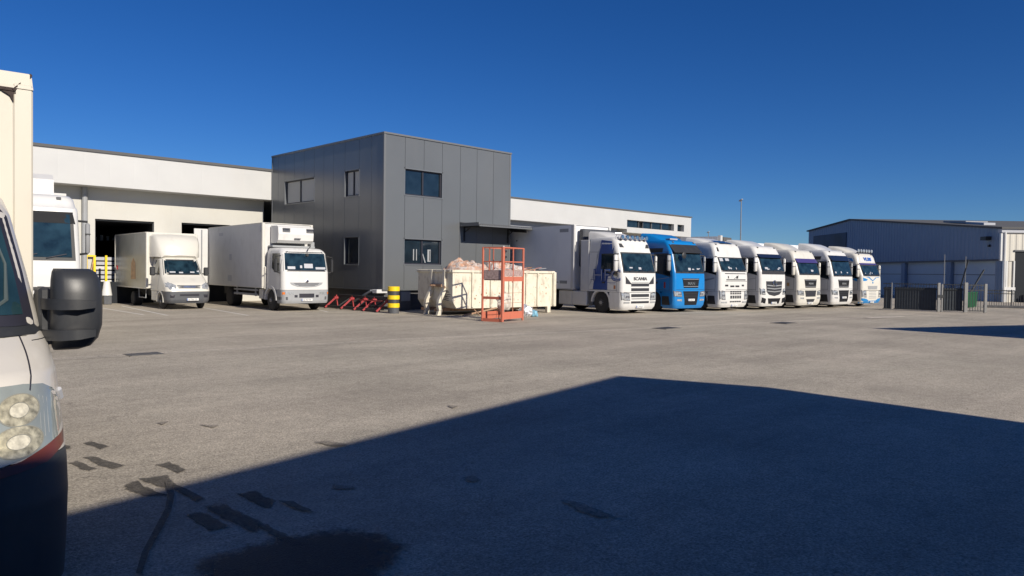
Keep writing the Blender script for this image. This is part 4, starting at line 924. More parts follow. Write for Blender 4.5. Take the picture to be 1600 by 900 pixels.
    mb = MB(); mb.bev(-.98, 1.5, 2.9, 1.12, 2.0, 2.98, .01); mb.bev(1.0, 1.7, 2.88, 1.2, 1.9, 3.2, .02); mb.build('unit_bracket', M['grey'], T)
    mb = MB(); mb.bev(-1.2, 2.7, .62, -1.12, 5.6, .72, .01); mb.bev(-1.2, 2.7, .84, -1.12, 5.6, .92, .01); mb.box(-1.18, 2.9, .6, -1.13, 3.0, 1.0); mb.box(-1.18, 5.2, .6, -1.13, 5.3, 1.0); mb.build('side_guard', M['grey'], T)
    mb = MB(); mb.bev(-1.18, 1.85, .95, -1.0, 1.98, 2.0, .03); mb.bev(-1.15, 2.15, .5, -.6, 2.6, .95, .02); mb.build('air_intake', M['cream'], T)
    return T
reefer_truck()

# ---------------------------------------------------------------- lorry half hidden by the van in the left foreground
s8 = dict(col=M['white'], ws=(2.08, 3.20), roof=3.68, seed=8, head=(.70, 1.0, .8), plate=.36, mirror=M['grey'], lean=.10, defl=None, marker=(.8,), bumper=M['dgrey'],
  front=[('screen_band', [(-1.12, 2.95), (1.12, 2.95), (1.06, 3.22), (-1.06, 3.22)], M['matte'], .022), ('grille', [(-1.12, 1.42), (1.12, 1.42), (1.12, 1.34), (-1.12, 1.34)], M['black'], .014),
         ('lower_grille', [(-.7, 1.25), (.9, 1.25), (.8, .9), (-.7, .9)], M['black'], .014)])
T8, sh8 = tractor((5.02-1.22*cos(R_(9)), 20.15+1.22*sin(R_(9))), -9, s8, 'white lorry cab partly hidden behind the van mirror in the left foreground')
mb = MB(); mb.box(-1.25, 2.9, 1.1, 1.27, 11.5, 3.9); mb.build('box', M['boxwhite'], T8)
mb = MB(); mb.prism([(1.3, 3.72), (2.9, 3.72), (2.9, 4.25), (1.6, 4.25), (1.3, 4.1)], -.9, .80, 'x'); mb.build('cooling_unit', M['boxwhite'], T8)
mb = MB(); mb.tube([(.1, .95, 3.72), (-.1, .9, 3.85), (-.9, 1.0, 3.8)], .03, 6); mb.build('cables', M['black'], T8)

# ---------------------------------------------------------------- roll-off waste container
M['cont'] = mat('container_paint', (.66, .615, .50), .6, dirt=(.24, .15, .10), dirt_amt=.8, dscale=4, bump=.35, bscale=3, noise_amt=.08)
M['rust'] = mat('rusty_edge', (.35, .22, .14), .8, noise_amt=.4, nscale=9)
CR = -5
CT = thing('waste_container', (20.13, 24.30, 0), CR, 'cream roll-off waste container full of wrapped rubbish, rust-chipped, in front of the office block', 'container')
LN, WD, ZT0 = 5.80, 2.75, 1.97
mb = MB()
# floor and walls: end face slopes in at the bottom
mb.prism([(0, 1.85), (.0, .62), (.22, .30), (LN, .30), (LN, 1.85)], 0, .05, 'y'); mb.prism([(0, 1.85), (.0, .62), (.22, .30), (LN, .30), (LN, 1.85)], WD-.05, WD, 'y')
mb.loft([[(0, .05, 1.85), (0, WD-.05, 1.85), (.05, WD-.05, 1.85), (.05, .05, 1.85)], [(0, .05, .62), (0, WD-.05, .62), (.05, WD-.05, .62), (.05, .05, .62)], [(.22, .05, .30), (.22, WD-.05, .30), (.27, WD-.05, .30), (.27, .05, .30)]])
mb.box(.25, .05, .30, LN-.05, WD-.05, .36); mb.box(LN-.05, .05, .30, LN, WD-.05, 1.85); body = mb.build('wall', M['cont'], CT)
mb = MB(); mb.bev(-.06, -.06, 1.85, LN+.05, .08, ZT0, .015); mb.bev(-.06, WD-.08, 1.85, LN+.05, WD+.06, ZT0, .015); mb.bev(-.08, .08, 1.86, .08, WD-.08, ZT0-.005, .015); mb.bev(LN-.1, .08, 1.86, LN+.05, WD-.08, ZT0-.01, .015); mb.build('rim', M['cont'], CT)
for x in (0.98, 2.0, 3.05, 4.05, 4.75, 5.72):
    mb = MB(); mb.bev(x, -.07, .34, x+.10, -.002, 1.85, .015); mb.build('rib', M['cont'], CT)
for x in (-.02,):
    pass
for yy in (.55, 1.55):
    # curved hook-end posts: straight from the rim, bowed in at the waist and out to the foot
    mb = MB(); P_ = [(-.10, 1.96), (-.12, 1.5), (-.10, 1.2), (-.22, .95), (-.38, .65), (-.42, .42), (-.36, .22)]
    rings = [[(x, yy-.09, z), (x, yy+.09, z), (x+.16, yy+.09, z), (x+.16, yy-.09, z)] for x, z in P_]
    mb.loft(rings); mb.prism([(-.36, .22), (-.20, .22), (-.24, .0), (-.44, .0)], yy-.07, yy+.07, 'y')
    mb.build('hook_post', M['cont'], CT, True, 40)
mb = MB(); mb.bar((-.12, .62, 1.28), (-.12, 1.5, 1.28), .10, .12); mb.tube([(-.3, .9, 1.28), (-.4, 1.05, 1.28), (-.3, 1.2, 1.28)], .035, 6); mb.tube([(-.12, .46, 1.24), (-.16, .35, 1.2)], .05, 6); mb.build('hook_bar', M['rust'], CT)
mb = MB(); mb.box(-.3, .75, .16, LN-.3, .95, .30); mb.box(-.3, 1.8, .16, LN-.3, 2.0, .30); mb.build('skid', M['rust'], CT)
for x in (5.45,):
    for yy in (.0, WD-.2): mb = MB(); mb.bev(x, yy, 0, x+.22, yy+.18, .32, .02); mb.build('foot', M['cont'], CT)
mb = MB(); mb.bar((2.3, -.12, .30), (.3, -.35, .02), .05, .06); mb.bar((1.1, -.08, .24), (1.1, -.5, .0), .04, .04); mb.build('tow_bar', M['rust'], CT)
for z in (.5, .95, 1.5):
    mb = MB(); mb.tube([(LN+.02, -.09, z), (LN+.02, -.09, z+.16)], .05, 8); mb.build('hinge', M['cont'], CT)
mb = MB(); mb.bev(LN-.06, -.12, .30, LN+.10, .12, 1.92, .02); mb.build('door_post', M['cont'], CT)
# scratches and paint bubbles on the lit side
mb = MB(); rnd = random.Random(3)
for k in range(90):
    x = rnd.uniform(.08, 5.6); z = rnd.uniform(.36, 1.78); r = rnd.uniform(.008, .03)*(1.8 if rnd.random() < .12 else 1); n = 6
    if any(abs(x-q-.05) < .1 for q in (0.98, 2.0, 3.05, 4.05, 4.75, 5.72)): continue
    mb.add([(x+r*cos(a*pi/3)*rnd.uniform(.6, 1.3), -.0035, z+r*sin(a*pi/3)*rnd.uniform(.6, 1.6)) for a in range(6)], [(0, 1, 2, 3, 4, 5)])
mb.build('rust_chips', M['rust'], body)
mb = MB()
for k in range(12):
    y = rnd.uniform(.1, .5); z = .62+rnd.uniform(0, .42); mb.bar((-.004, y, z), (-.004, y+rnd.uniform(.15, .3), z+rnd.uniform(-.05, .09)), .004, .02)
mb.build('scratches', M['ink'], body)
# rubbish: crumpled translucent-looking wrap over boards
def heap(name, x0, y0, x1, y1, h, m, seed, label, base=1.8, nx=44, ny=22, rough=1):
    mb = MB(); vs = []; fs = []
    for j in range(ny+1):
        for i in range(nx+1):
            u = i/nx; v = j/ny; x = x0+(x1-x0)*u; y = y0+(y1-y0)*v
            e = (max(0, 1-(2*u-1)**4))*(max(0, 1-(2*v-1)**4))
            q = noise.noise(Vector((x*1.4, y*1.4, seed)))*.35+abs(noise.noise(Vector((x*3.0, y*3.0, seed+3))))*.50*rough+abs(noise.noise(Vector((x*8, y*8, seed+5))))*.14*rough
            vs.append((x+.06*noise.noise(Vector((x*6, y*6, seed+8))), y+.06*noise.noise(Vector((x*6, y*6, seed+4))), base+h*e*(.55+q)))
    for j in range(ny):
        for i in range(nx): a = j*(nx+1)+i; fs.append((a, a+1, a+nx+2, a+nx+1))
    mb.add(vs, fs); o = mb.build(name, m, CT); tag(o)
    o.parent = None; o.location = CT.location; o.rotation_euler = CT.rotation_euler
    return tag(o, label, 'rubbish', 'rubbish heaped in the waste container')
def wrap_mat(name, c1, c2, c3):
    m = mat(name, c1, .25, noise_amt=.25, nscale=8, spec=.7); n = m.node_tree.nodes; l = m.node_tree.links
    t = n.new('ShaderNodeTexNoise'); t.inputs['Scale'].default_value = 3.5; t.inputs['Detail'].default_value = 5; tc = n.new('ShaderNodeTexCoord'); l.new(tc.outputs['Object'], t.inputs['Vector'])
    r = n.new('ShaderNodeValToRGB'); e = r.color_ramp.elements; e[0].position = .38; e[0].color = (*c1, 1); e[1].position = .52; e[1].color = (*c2, 1); k = e.new(.62); k.color = (*c3, 1); k = e.new(.7); k.color = (*c1, 1)
    l.new(t.outputs[0], r.inputs[0]); l.new(r.outputs[0], n['Principled BSDF'].inputs['Base Color'])
    return m
M['wrap'] = wrap_mat('crumpled_plastic_wrap', (.60, .53, .48), (.50, .36, .28), (.56, .30, .18))
M['wrap2'] = wrap_mat('pale_plastic_wrap', (.64, .60, .56), (.52, .44, .38), (.40, .26, .2))
heap('rubbish_heap', .35, .1, 2.4, 1.8, .60, M['wrap'], 1, 'largest heap of crumpled pinkish plastic wrap at the left of the container', base=1.86)
heap('rubbish_heap', 2.35, .1, 3.1, 1.4, .34, M['wrap2'], 2, 'grey-white film bundle between the big plastic heap and the orange cage', base=1.84)
heap('rubbish_heap', 2.8, .7, 4.3, 2.2, .70, M['wrap'], 5, 'second plastic heap, seen through the left bars of the orange cage', base=1.82)
heap('rubbish_heap', 3.6, .1, 4.75, 1.6, .5, M['wrap2'], 7, 'pale wrapped bundle seen through the right bars of the orange cage', base=1.8)
M['board'] = mat('broken_board', (.40, .22, .12), .8, noise_amt=.4, nscale=6)
M['pinkb'] = mat('pink_board', (.66, .32, .26), .7, noise_amt=.3, nscale=6)
rnd = random.Random(11)
bt = thing('broken_boards', (CT.location.x, CT.location.y, 0), CR, 'jumble of broken brown and pink boards at the right end of the container', 'rubbish', 'rubbish heaped in the waste container')
for k in range(30):
    x = rnd.uniform(2.9, 5.6); y = rnd.uniform(.1, .9); a = rnd.uniform(-.9, .9); ln = rnd.uniform(.12, .38); z = 1.93+rnd.uniform(0, .14)
    mb = MB(); mb.bar((x-ln*cos(a), y-ln*sin(a), z+rnd.uniform(-.05, .08)), (x+ln*cos(a), y+ln*sin(a), z+rnd.uniform(-.05, .08)), rnd.uniform(.05, .16), .03)
    mb.build('board', M['pinkb'] if rnd.random() < .45 else M['board'] if rnd.random() < .6 else M['grey'], bt)

# ---------------------------------------------------------------- orange man-basket
M['orangep'] = mat('orange_red_paint', (.52, .15, .09), .5, dirt=(.25, .12, .08), dirt_amt=.35, dscale=6)
M['mesh'] = mat('dusty_mesh_plate', (.36, .26, .24), .7, noise_amt=.3, nscale=12)
bx, by = gp(784.5, 503.5)
g2 = gp(817, 500.5); ang = math.degrees(atan2(g2[1]-by, g2[0]-bx))
BK = thing('work_basket', (bx, by, 0), ang, 'orange steel work cage standing upright in front of the cream container', 'cage')
BW, BD, BH = 1.46, .92, 2.86
for (x, y) in ((0, 0), (BW, 0), (0, BD), (BW, BD)):
    mb = MB(); s_ = .05 if (x, y) == (0, 0) else .035; mb.bev(x-s_, y-s_, 0.01, x+s_, y+s_, BH, .01); mb.build('post', M['orangep'], BK)
def rail(a, b, wd=.042, h=.042, m=None, nm='rail'):
    mb = MB(); mb.bar(a, b, wd, h); return mb.build(nm, m or M['orangep'], BK)
for z in (BH-.02, 2.30):
    rail((0, 0, z), (BW, 0, z)); rail((0, 0, z), (0, BD, z)); rail((0, BD, z), (BW, BD, z)); rail((BW, 0, z), (BW, BD, z))
for x in (.72,): rail((x, 0, 1.5), (x, 0, BH), .04, .04); rail((x, BD, 1.75), (x, BD, BH), .03, .03)
rail((0, .62, 1.95), (0, .62, BH), .035, .035)
for n_, a, b, m_ in (('mesh_plate', (0.04, -.008, 1.74), (BW-.04, .008, 1.98), M['mesh']), ('kick_plate', (.05, -.02, 1.55), (BW-.05, .02, 1.73), M['orangep']), ('mesh_plate', (-.008, .05, 1.62), (.008, BD-.05, 1.98), M['mesh']), ('base_plate', (.05, -.02, .10), (BW-.05, .02, .38), M['orangep']), ('base_plate', (-.03, .05, .0), (.03, BD-.05, .12), M['orangep']), ('kick_plate', (-.02, .05, .86), (.02, BD-.05, .96), M['orangep']), ('base_plate', (.05, BD-.02, .08), (BW-.05, BD+.02, .36), M['orangep'])):
    mb = MB(); mb.box(a[0], a[1], a[2], b[0], b[1], b[2]); mb.build(n_, m_, BK)
mb = MB(); mb.box(.04, .04, 1.58, BW-.04, BD-.04, 1.62); mb.build('floor', M['mesh'], BK)
for z in (1.10, .72): rail((0.05, 0, z), (BW-.05, 0, z), .015, .015, M['rust'])
rail((.72, 0, .38), (.72, 0, 1.55), .02, .02, M['rust'])
rail((0, .15, .12), (0, .15, .5), .03, .03); rail((BW, BD*.5, 0.1), (BW, BD*.5, 1.5), .02, .02)

# rubbish bags / round pale object at the cage foot
def lumpy(name, c, r, m, seed, label, cat='bag', sq=(1, 1, 1)):
    mb = MB(); rings = []
    for i in range(1, 12):
        ph = pi*i/12; ring = []
        for k in range(18):
            t = 2*pi*k/18; d = Vector((sin(ph)*cos(t), sin(ph)*sin(t), -cos(ph))); q = r*(1+.35*noise.noise(d*2+Vector((seed, 0, 0)))+.2*abs(noise.noise(d*5+Vector((seed, 0, 0)))))
            ring.append((c[0]+d.x*q*sq[0], c[1]+d.y*q*sq[1], max(.005, c[2]+d.z*q*sq[2])))
        rings.append(ring)
    mb.loft(rings); o = mb.build(name, m, None, True, 30); return tag(o, label, cat)
M['foil'] = mat('crumpled_foil', (.60, .60, .62), .3, metal=.5, noise_amt=.5, nscale=10)
g = gp(829, 496); lumpy('rubbish_bag', (g[0]+.1, g[1]+.4, .22), .28, M['foil'], 1, 'crumpled silvery film heap on the ground right of the orange cage')
g = gp(838, 495); lumpy('rubbish_bag', (g[0]-.05, g[1]+.1, .12), .16, mat('pale_blue_film', (.2, .42, .55), .35, noise_amt=.3, nscale=10), 2, 'small pale blue film bundle beside the silvery heap')
cw = lumpy('plastic_sack', (bx+.98, by+.95, .72), .34, mat('dirty_white_sack', (.60, .55, .48), .6, dirt=(.1, .08, .07), dirt_amt=.7, dscale=6), 3, 'dirty white sack inside the lower half of the orange cage', 'sack', (1, .6, 1.05))

# ---------------------------------------------------------------- bollard, red frame, rail
M['black_band'] = mat('bollard_black', (.05, .05, .055), .5, dirt=(.2, .18, .16), dirt_amt=.3)
g = gp(616, 490)
BO = thing('bollard', (g[0]+.1, g[1]+.2, 0), 0, 'thick bollard with yellow and black bands near the office corner', 'bollard')
zs_ = [0, .26, .45, .62, .80, .99, 1.19]
for i in range(6):
    mb = MB(); yel = i in (1, 3, 5); r = .262 if yel else .245; z0, z1 = zs_[i], zs_[i+1]
    mb.lathe([(z0, .01 if i == 0 else r-.01), (z0+.004, r), (z1-.012, r), (z1, r-.015), (z1+.001, .01)] , (0, 0, 0), 'z', 28)
    mb.build('yellow_band' if yel else 'black_band' if i else 'foot', M['yellow'] if yel else M['black_band'] if i else M['dgrey'], BO, True, 30)
rl = gp(512, 481.5); rr_ = gp(594, 488.5)
ra = math.degrees(atan2(rr_[1]-rl[1], rr_[0]-rl[0])); RL = math.dist(rl, rr_)
RK = thing('red_clamp_frame', (rl[0], rl[1], 0), ra, 'low dark steel frame with red inclined clamps lying along the office plinth', 'steel frame')
for (z, y, x0) in ((.10, 0, -.9), (.62, .55, .2), (.16, .9, .3)):
    mb = MB(); mb.bev(x0, y-.06, z-.07, RL-.1, y+.06, z+.07, .01); mb.build('rail', M['chassis'], RK)
for t in (-.02, .30, .55, .72, .96):
    x = t*RL; mb = MB(); k = .56 if t != .62 else .42
    mb.bar((x+.05, -.12, .05), (x+.30, .35, k), .12, .08); mb.bar((x+.18, .5, .1), (x+.05, .5, .65), .05, .05); c1 = mb.build('clamp', M['red'], RK)
    mb = MB(); mb.tube([(x+.26, .25, k-.05), (x+.26, .45, k-.05)], .08, 8); mb.build('clamp_head', M['red'], c1)
for t in (.2, .55, .85):
    mb = MB(); mb.bar((t*RL, 0, .12), (t*RL+.35, .55, .58), .05, .05); mb.build('strut', M['chassis'], RK)
mb = MB(); mb.bar((RL*.6, .1, .5), (RL+.05, .1, .52), .05, .05); mb.build('red_bar', M['red'], RK)
hr = thing('handrail', (X0-.25, 29.2, 0), 0, 'grey sloping handrail fixed to the plinth beside the bollard', 'handrail')
mb = MB(); mb.bar((0, 1.9, .35), (0, .4, .93), .08, .09); mb.bar((0, .4, .93), (.4, .0, .93), .08, .09); mb.build('rail', M['grey'], hr)
mb = MB(); mb.bev(-.05, -.15, .82, .55, .25, 1.0, .02); mb.build('end_plate', M['white'], hr)
# dark box at the office base and small door leaf
o = thing('utility_box', (20.2, 28.9, 0), 0, 'grey utility cabinet at the foot of the office wall behind the bollard', 'cabinet')
mb = MB(); mb.bev(.35, -.25, .02, .95, .05, .92, .02); mb.build('body', M['dgrey'], o); mb = MB(); mb.bev(.38, -.27, .45, .92, -.252, .88, .01); mb.build('door', M['grey'], o)
# slotted upright against the wall (seen through the cage)
o = thing('wall_ladder', (27.55, 28.93, 0), 0, 'pale narrow wall ladder with dark rungs on the office wall behind the cage', 'ladder')
mb = MB(); mb.bev(-.13, -.04, .9, .0, 0, 3.3, .01); mb.build('rail', M['lgrey'], o)
for k in range(7): mb = MB(); mb.box(0.003, -.05, 1.1+k*.31, .16, -.01, 1.2+k*.31); mb.build('rung', M['ink'], o)

# ---------------------------------------------------------------- left dock clutter
g = gp(143, 474)
yr = thing('yellow_guard', (10.55, 41.3, 0), 0, 'yellow steel guard frame in front of the left dock opening', 'guard rail')
for x in (-.05, .32, .85): mb = MB(); mb.bar((x, 0, 0), (x, 0, 2.45), .10, .10); mb.build('post', M['yellow'], yr)
for z in (2.42, 1.45): mb = MB(); mb.bar((-.05, 0, z), (.3, 0, z), .08, .08); mb.build('rail', M['yellow'], yr)
mb = MB(); mb.bar((.3, 0, 2.4), (.02, 0, .8), .05, .05); mb.build('brace', M['rust'], yr)
pw = thing('pallet_stack', (11.6, 42.6, 0), 0, 'stack of pale flat packs standing in the left dock opening behind the yellow guard', 'stack')
for k in range(6): mb = MB(); mb.bev(-.3-.1*(k % 2), 0, 1.0+k*.24, .95, .8, 1.18+k*.24, .02); mb.build('pack', M['lgrey'] if k % 3 else M['boxwhite'], pw)
cn_ = thing('white_cone', (11.25, 40.6, 0), 0, 'white tapered marker cone under the tail of the small box van', 'cone')
mb = MB(); mb.lathe([(.0, .24), (.70, .14), (.71, .01)], (0, 0, .45), 'z', 16); mb.build('cone', M['white'], cn_, True); mb = MB(); mb.bev(-.18, -.18, 0, .18, .18, .45, .02); mb.build('base', M['dgrey'], cn_)

# ---------------------------------------------------------------- gates, fences, bins
M['fence'] = mat('black_fence_metal', (.022, .026, .03), .55)
M['infill'] = mat('dark_fence_infill', (.045, .055, .065), .7, noise_amt=.15, nscale=4)
M['postm'] = mat('galvanised_post', (.24, .24, .235), .5, metal=.3, noise_amt=.1)
def fence_run(name, pa, pb, h, label, posts, infill=True, bars=True, kerb=False, post_m=None, z0=.06):
    a = Vector((*pa, 0)); b = Vector((*pb, 0)); L = (b-a).length
    o = thing(name, a, math.degrees(atan2(b.y-a.y, b.x-a.x)), label, 'fence' if 'fence' in name else 'gate')
    if infill: mb = MB(); mb.box(.05, .012, z0+.05, L-.05, .03, h*.86); mb.build('infill', M['infill'], o)
    mb = MB()
    for z in (z0+.03, h*.8, h-.03): mb.box(0, -.025, z-.025, L, .025, z+.025)
    if bars:
        k = int(L/.13)
        for i in range(1, k): x = L*i/k; mb.box(x-.012, -.012, z0, x+.012, .012, h+.02)
    mb.build('railings', M['fence'], o)
    for t in posts: mb = MB(); mb.bev(L*t-.03, -.03, 0, L*t+.03, .03, h+.04, .01); mb.build('post', post_m or M['postm'], o)
    if kerb: mb = MB(); mb.bev(-.2, -.12, 0, L+.2, .12, .16, .02); mb.build('kerb', M['plinth'], o)
    return o
P = lambda x, y: gp(x, y)
fence_run('gate', P(1379, 484.0), P(1393, 484.5), 1.55, 'dark slatted fence behind the blue-bumpered lorry', (.98,))['category'] = 'fence'
fence_run('gate', P(1396, 484.6), P(1464, 487), 1.55, 'wide dark sliding gate leaf left of the tall galvanised post', ())
fence_run('gate', P(1470, 487), P(1505, 488), 1.55, 'narrow dark gate leaf between the galvanised posts', ())
g = P(1466.5, 487.3); gq = thing('gate_post', (*g, 0), -50, 'tall galvanised gate post between the two dark gate leaves', 'post', 'gate posts')
mb = MB(); mb.bev(-.09, -.06, 0, .05, .06, 1.62, .01); mb.bev(.12, -.04, 0, .2, .04, 1.55, .01); mb.build('post', M['postm'], gq); mb = MB(); mb.box(-.1, -.08, .8, .22, -.06, .95); mb.build('lock', M['fence'], gq)
g = P(1508, 488.2); gq = thing('gate_post', (*g, 0), -50, 'thick galvanised post at the left side of the small pedestrian gate', 'post', 'gate posts')
mb = MB(); mb.bev(-.09, -.08, 0, .09, .08, 1.66, .01); mb.build('post', M['postm'], gq)
o = fence_run('gate', P(1511, 488.2), P(1536, 488.6), 1.55, 'small dark pedestrian gate with open bars near the green bins', (), infill=False)
g = P(1539, 488.6); gq = thing('gate_post', (*g, 0), -50, 'galvanised post at the right side of the small pedestrian gate', 'post', 'gate posts')
mb = MB(); mb.bev(-.07, -.06, 0, .07, .06, 1.60, .01); mb.build('post', M['postm'], gq)
fence_run('railing_fence', P(1542, 480.5), P(1680, 484), 1.15, 'low dark railing fence on a kerb in front of the cream wall', (.28, .62), infill=False, kerb=True, post_m=M['fence'])
M['green'] = mat('green_bin_plastic', (.03, .16, .07), .5)
for i, (px, py, lab) in enumerate(((1517, 481.5, 'nearer green wheeled bin behind the pedestrian gate'), (1521, 480, 'farther green wheeled bin behind the pedestrian gate'))):
    g = P(px, py); o = thing('wheeled_bin', (*g, 0), 20, lab, 'bin', 'green bins behind the gate')
    mb = MB(); mb.loft([[(-.24, -.24, .05), (.24, -.24, .05), (.24, .24, .05), (-.24, .24, .05)], [(-.3, -.3, 1.0), (.3, -.3, 1.0), (.3, .32, 1.0), (-.3, .32, 1.0)]]); mb.build('body', M['green'], o); o.scale = (.62, .62, .95)
    mb = MB(); mb.bev(-.31, -.32, 1.0, .31, .34, 1.07, .02); mb.build('lid', M['green'], o)
    for s in (-1, 1): mb = MB(); mb.lathe([(-.03, .09), (.03, .09)], (s*.2, .27, .09), 'x', 10); mb.build('wheel', M['tyre'], o)
for i, (px, py, h, lab) in enumerate(((1474, 480, 3.4, 'thin grey mast behind the narrow gate leaf'), (1507, 480, 3.3, 'thin mast joined to a slanting strut behind the gate'))):
    g = P(px, py); o = thing('mast', (*g, 0), -45, lab, 'mast', 'masts behind the gate')
    mb = MB(); mb.tube([(0, 0, 0), (0, 0, h)], .022, 6); mb.build('pole', M['postm'], o)
for (pa, za, pb, zb_, lab) in (((1497, 480), .8, (1511, 480), 3.1, 'steeper slanting dark strut behind the gate'), ((1515, 480), .9, (1536, 480), 2.45, 'shallower slanting dark strut right of the gate post')):
    a, b = P(*pa), P(*pb); o = thing('slanting_barrier', (*a, 0), 0, lab, 'barrier', 'raised barriers behind the gate')
    mb = MB(); mb.bar((0, 0, za), (b[0]-a[0], b[1]-a[1], zb_), .08, .08); mb.build('boom', M['fence'], o); mb = MB(); mb.bar((0, 0, 0), (0, 0, za), .1, .1); mb.build('stand', M['fence'], o)
# red-white vehicle end in the bay at the right edge
lx = thing('parked_trailer', (wx, wy, 0), 45.76, 'dark vehicle with red and white lamps backed at the bay on the right edge', 'trailer')
mb = MB(); mb.bev(-1.5, -5.2, .5, .6, -2.6, 1.1, .05); mb.build('chassis', M['chassis'], lx)
mb = MB(); mb.box(-1.52, -5.2, 1.1, -1.4, -2.6, 1.3); mb.build('light_board', M['red'], lx)
for y in (-3.0, -4.4): mb = MB(); mb.bev(-1.56, y-.25, 1.3, -1.4, y+.1, 1.6, .03); mb.build('lamp', M['white'], lx)
# lamp posts
for (px, D, h, lab) in ((1155.5, 115, 13.3, 'tall thin street lamp rising behind the third and fourth lorries'), (1105.5, 160, 10.8, 'short distant lamp post just right of the warehouse end')):
    x, y = cam_pt(px, D); o = thing('street_lamp', (x, y, 0), 45, lab, 'street lamp', 'street lamps beyond the yard')
    mb = MB(); mb.tube([(0, 0, 0), (0, 0, h)], .1, 8, rs=[.12, .07]); mb.build('pole', M['postm'], o, True)
    mb = MB(); mb.loft([[(-.9, 0, h+.15), (-.9, .25, h+.15), (-.9, .25, h+.25), (-.9, 0, h+.25)], [(.3, -.05, h-.05), (.3, .3, h-.05), (.3, .3, h+.15), (.3, -.05, h+.15)]]); mb.build('lamp_head', M['lgrey'], o)
# ---------------------------------------------------------------- van in the left foreground
V = thing('box_body_van', (.16, 4.69, 0), -4.2, 'white box-bodied van close by at the left edge with large black door mirror', 'van')
lv = [(.08, .06, .985, .36), (.35, .02, .995, .38), (.62, .0, 1.0, .38), (.80, .03, 1.0, .40), (.92, .08, .995, .42), (1.14, .16, .99, .46), (1.30, .26, .985, .46), (1.42, .50, .975, .42), (1.52, .74, .955, .36),
      (1.58, .80, .945, .30), (1.9, 1.05, .895, .24), (2.3, 1.36, .83, .20), (2.42, 1.50, .80, .22), (2.50, 1.80, .76, .26), (2.53, 2.1, .70, .3)]
vs_ = Shell(lv, .10, 3)
M['vanw'] = mat('van_white_paint', (.58, .55, .50), .28, coat=.5, dirt=(.35, .3, .24), dirt_amt=.18, dscale=4)
M['vblack'] = mat('mirror_black_plastic', (.030, .032, .036), .42, bump=.05, bscale=300, dirt=(.14, .13, .12), dirt_amt=.12, dscale=6)
M['vbump'] = mat('van_bumper_grey', (.05, .055, .06), .55, bump=.05, bscale=200, dirt=(.16, .15, .13), dirt_amt=.2)
vs_.body(.86, 2.53, 2.5, step=.025).build('cab', M['vanw'], V, True, 60)
vs_.body(.10, .855, .95, step=.03).build('bumper', M['vbump'], V, True, 50)
mb = MB(); mb.box(-.8, .4, .25, .8, 2.5, .9); mb.build('underbody', M['chassis'], V)
for s in (-1, 1):
    wheel(V, s*.98, 1.15, .34, .22, s); arch(V, s*1.0, s*.7, 1.15, .36, .39, .10, M['vbump'])
    mb = MB(); mb.bev(min(s*.98, s*.6), 1.62, .32, max(s*.98, s*.6), 2.5, .88, .03); mb.build('sill_panel', M['vanw'], V)
M['rf_dark'] = mat('lamp_bezel', (.34, .33, .27), .3, metal=.3)
M['rf'] = mat('reflector_lens', (.62, .56, .38), .3, metal=.5, noise_amt=.55, nscale=26, coat=.6)
M['rf_lens'] = mat('bulb_lens', (.80, .74, .56), .15, metal=.3, noise_amt=.3, nscale=30, coat=1)
# windscreen
mb = MB(); vs_.patch(mb, [(-.90, 1.55), (.90, 1.55), (.86, 1.9), (.80, 2.28), (.74, 2.36), (-.74, 2.36), (-.80, 2.28), (-.86, 1.9)], .006, seg=.05); mb.build('windscreen_seal', M['ink'], V, True, 30)
mb = MB(); vs_.patch(mb, [(-.83, 1.63), (.83, 1.63), (.80, 1.9), (.745, 2.24), (.69, 2.30), (-.69, 2.30), (-.745, 2.24), (-.80, 1.9)], .012, seg=.05)
M['vglass'] = mat('van_windscreen_glass', (.02, .05, .06), .05, coat=1, noise_amt=.5, nscale=1.5, spec=.9)
wsg = mb.build('windscreen', M['vglass'], V, True, 30)
mb = MB(); pts = [(.66, 1.66), (.74, 1.72), (.755, 1.95), (.70, 2.15), (.66, 2.22)]
mb.tube([(x, vs_.fy(x, z)-.011, z) for x, z in pts], .012, 6, rs=[.012, .014, .010, .008, .006]); mb.build('door_seal_seen_inside', mat('interior_trim', (.07, .09, .09), .5), V, True)
mb = MB(); vs_.patch(mb, [(-.90, 1.50), (.955, 1.50), (.955, 1.56), (-.9, 1.57)], .012); mb.build('scuttle', M['vblack'], V, True)
# bonnet shut line: runs down from the windscreen corner to the headlight
mb = MB(); line = [(.79+.02*sin(t*3), 1.52-t*.30) for t in [k/12 for k in range(13)]]
mb.tube([(x, vs_.fy(x, z)-.001, z) for x, z in line], .005, 6); mb.build('bonnet_line', M['ink'], V)
mb = MB(); line = [(.935+.0*t, 1.55+.001*t) for t in (0, 1)]
mb.tube([(x_, vs_.fy(x_, 1.47), 1.47) for x_ in (.86, .90, .93, .955, .97)]+[(vs_.sx(y_, 1.47)+.001, y_, 1.47) for y_ in (1.2,)], .004, 6); mb.build('wing_line', M['ink'], V)
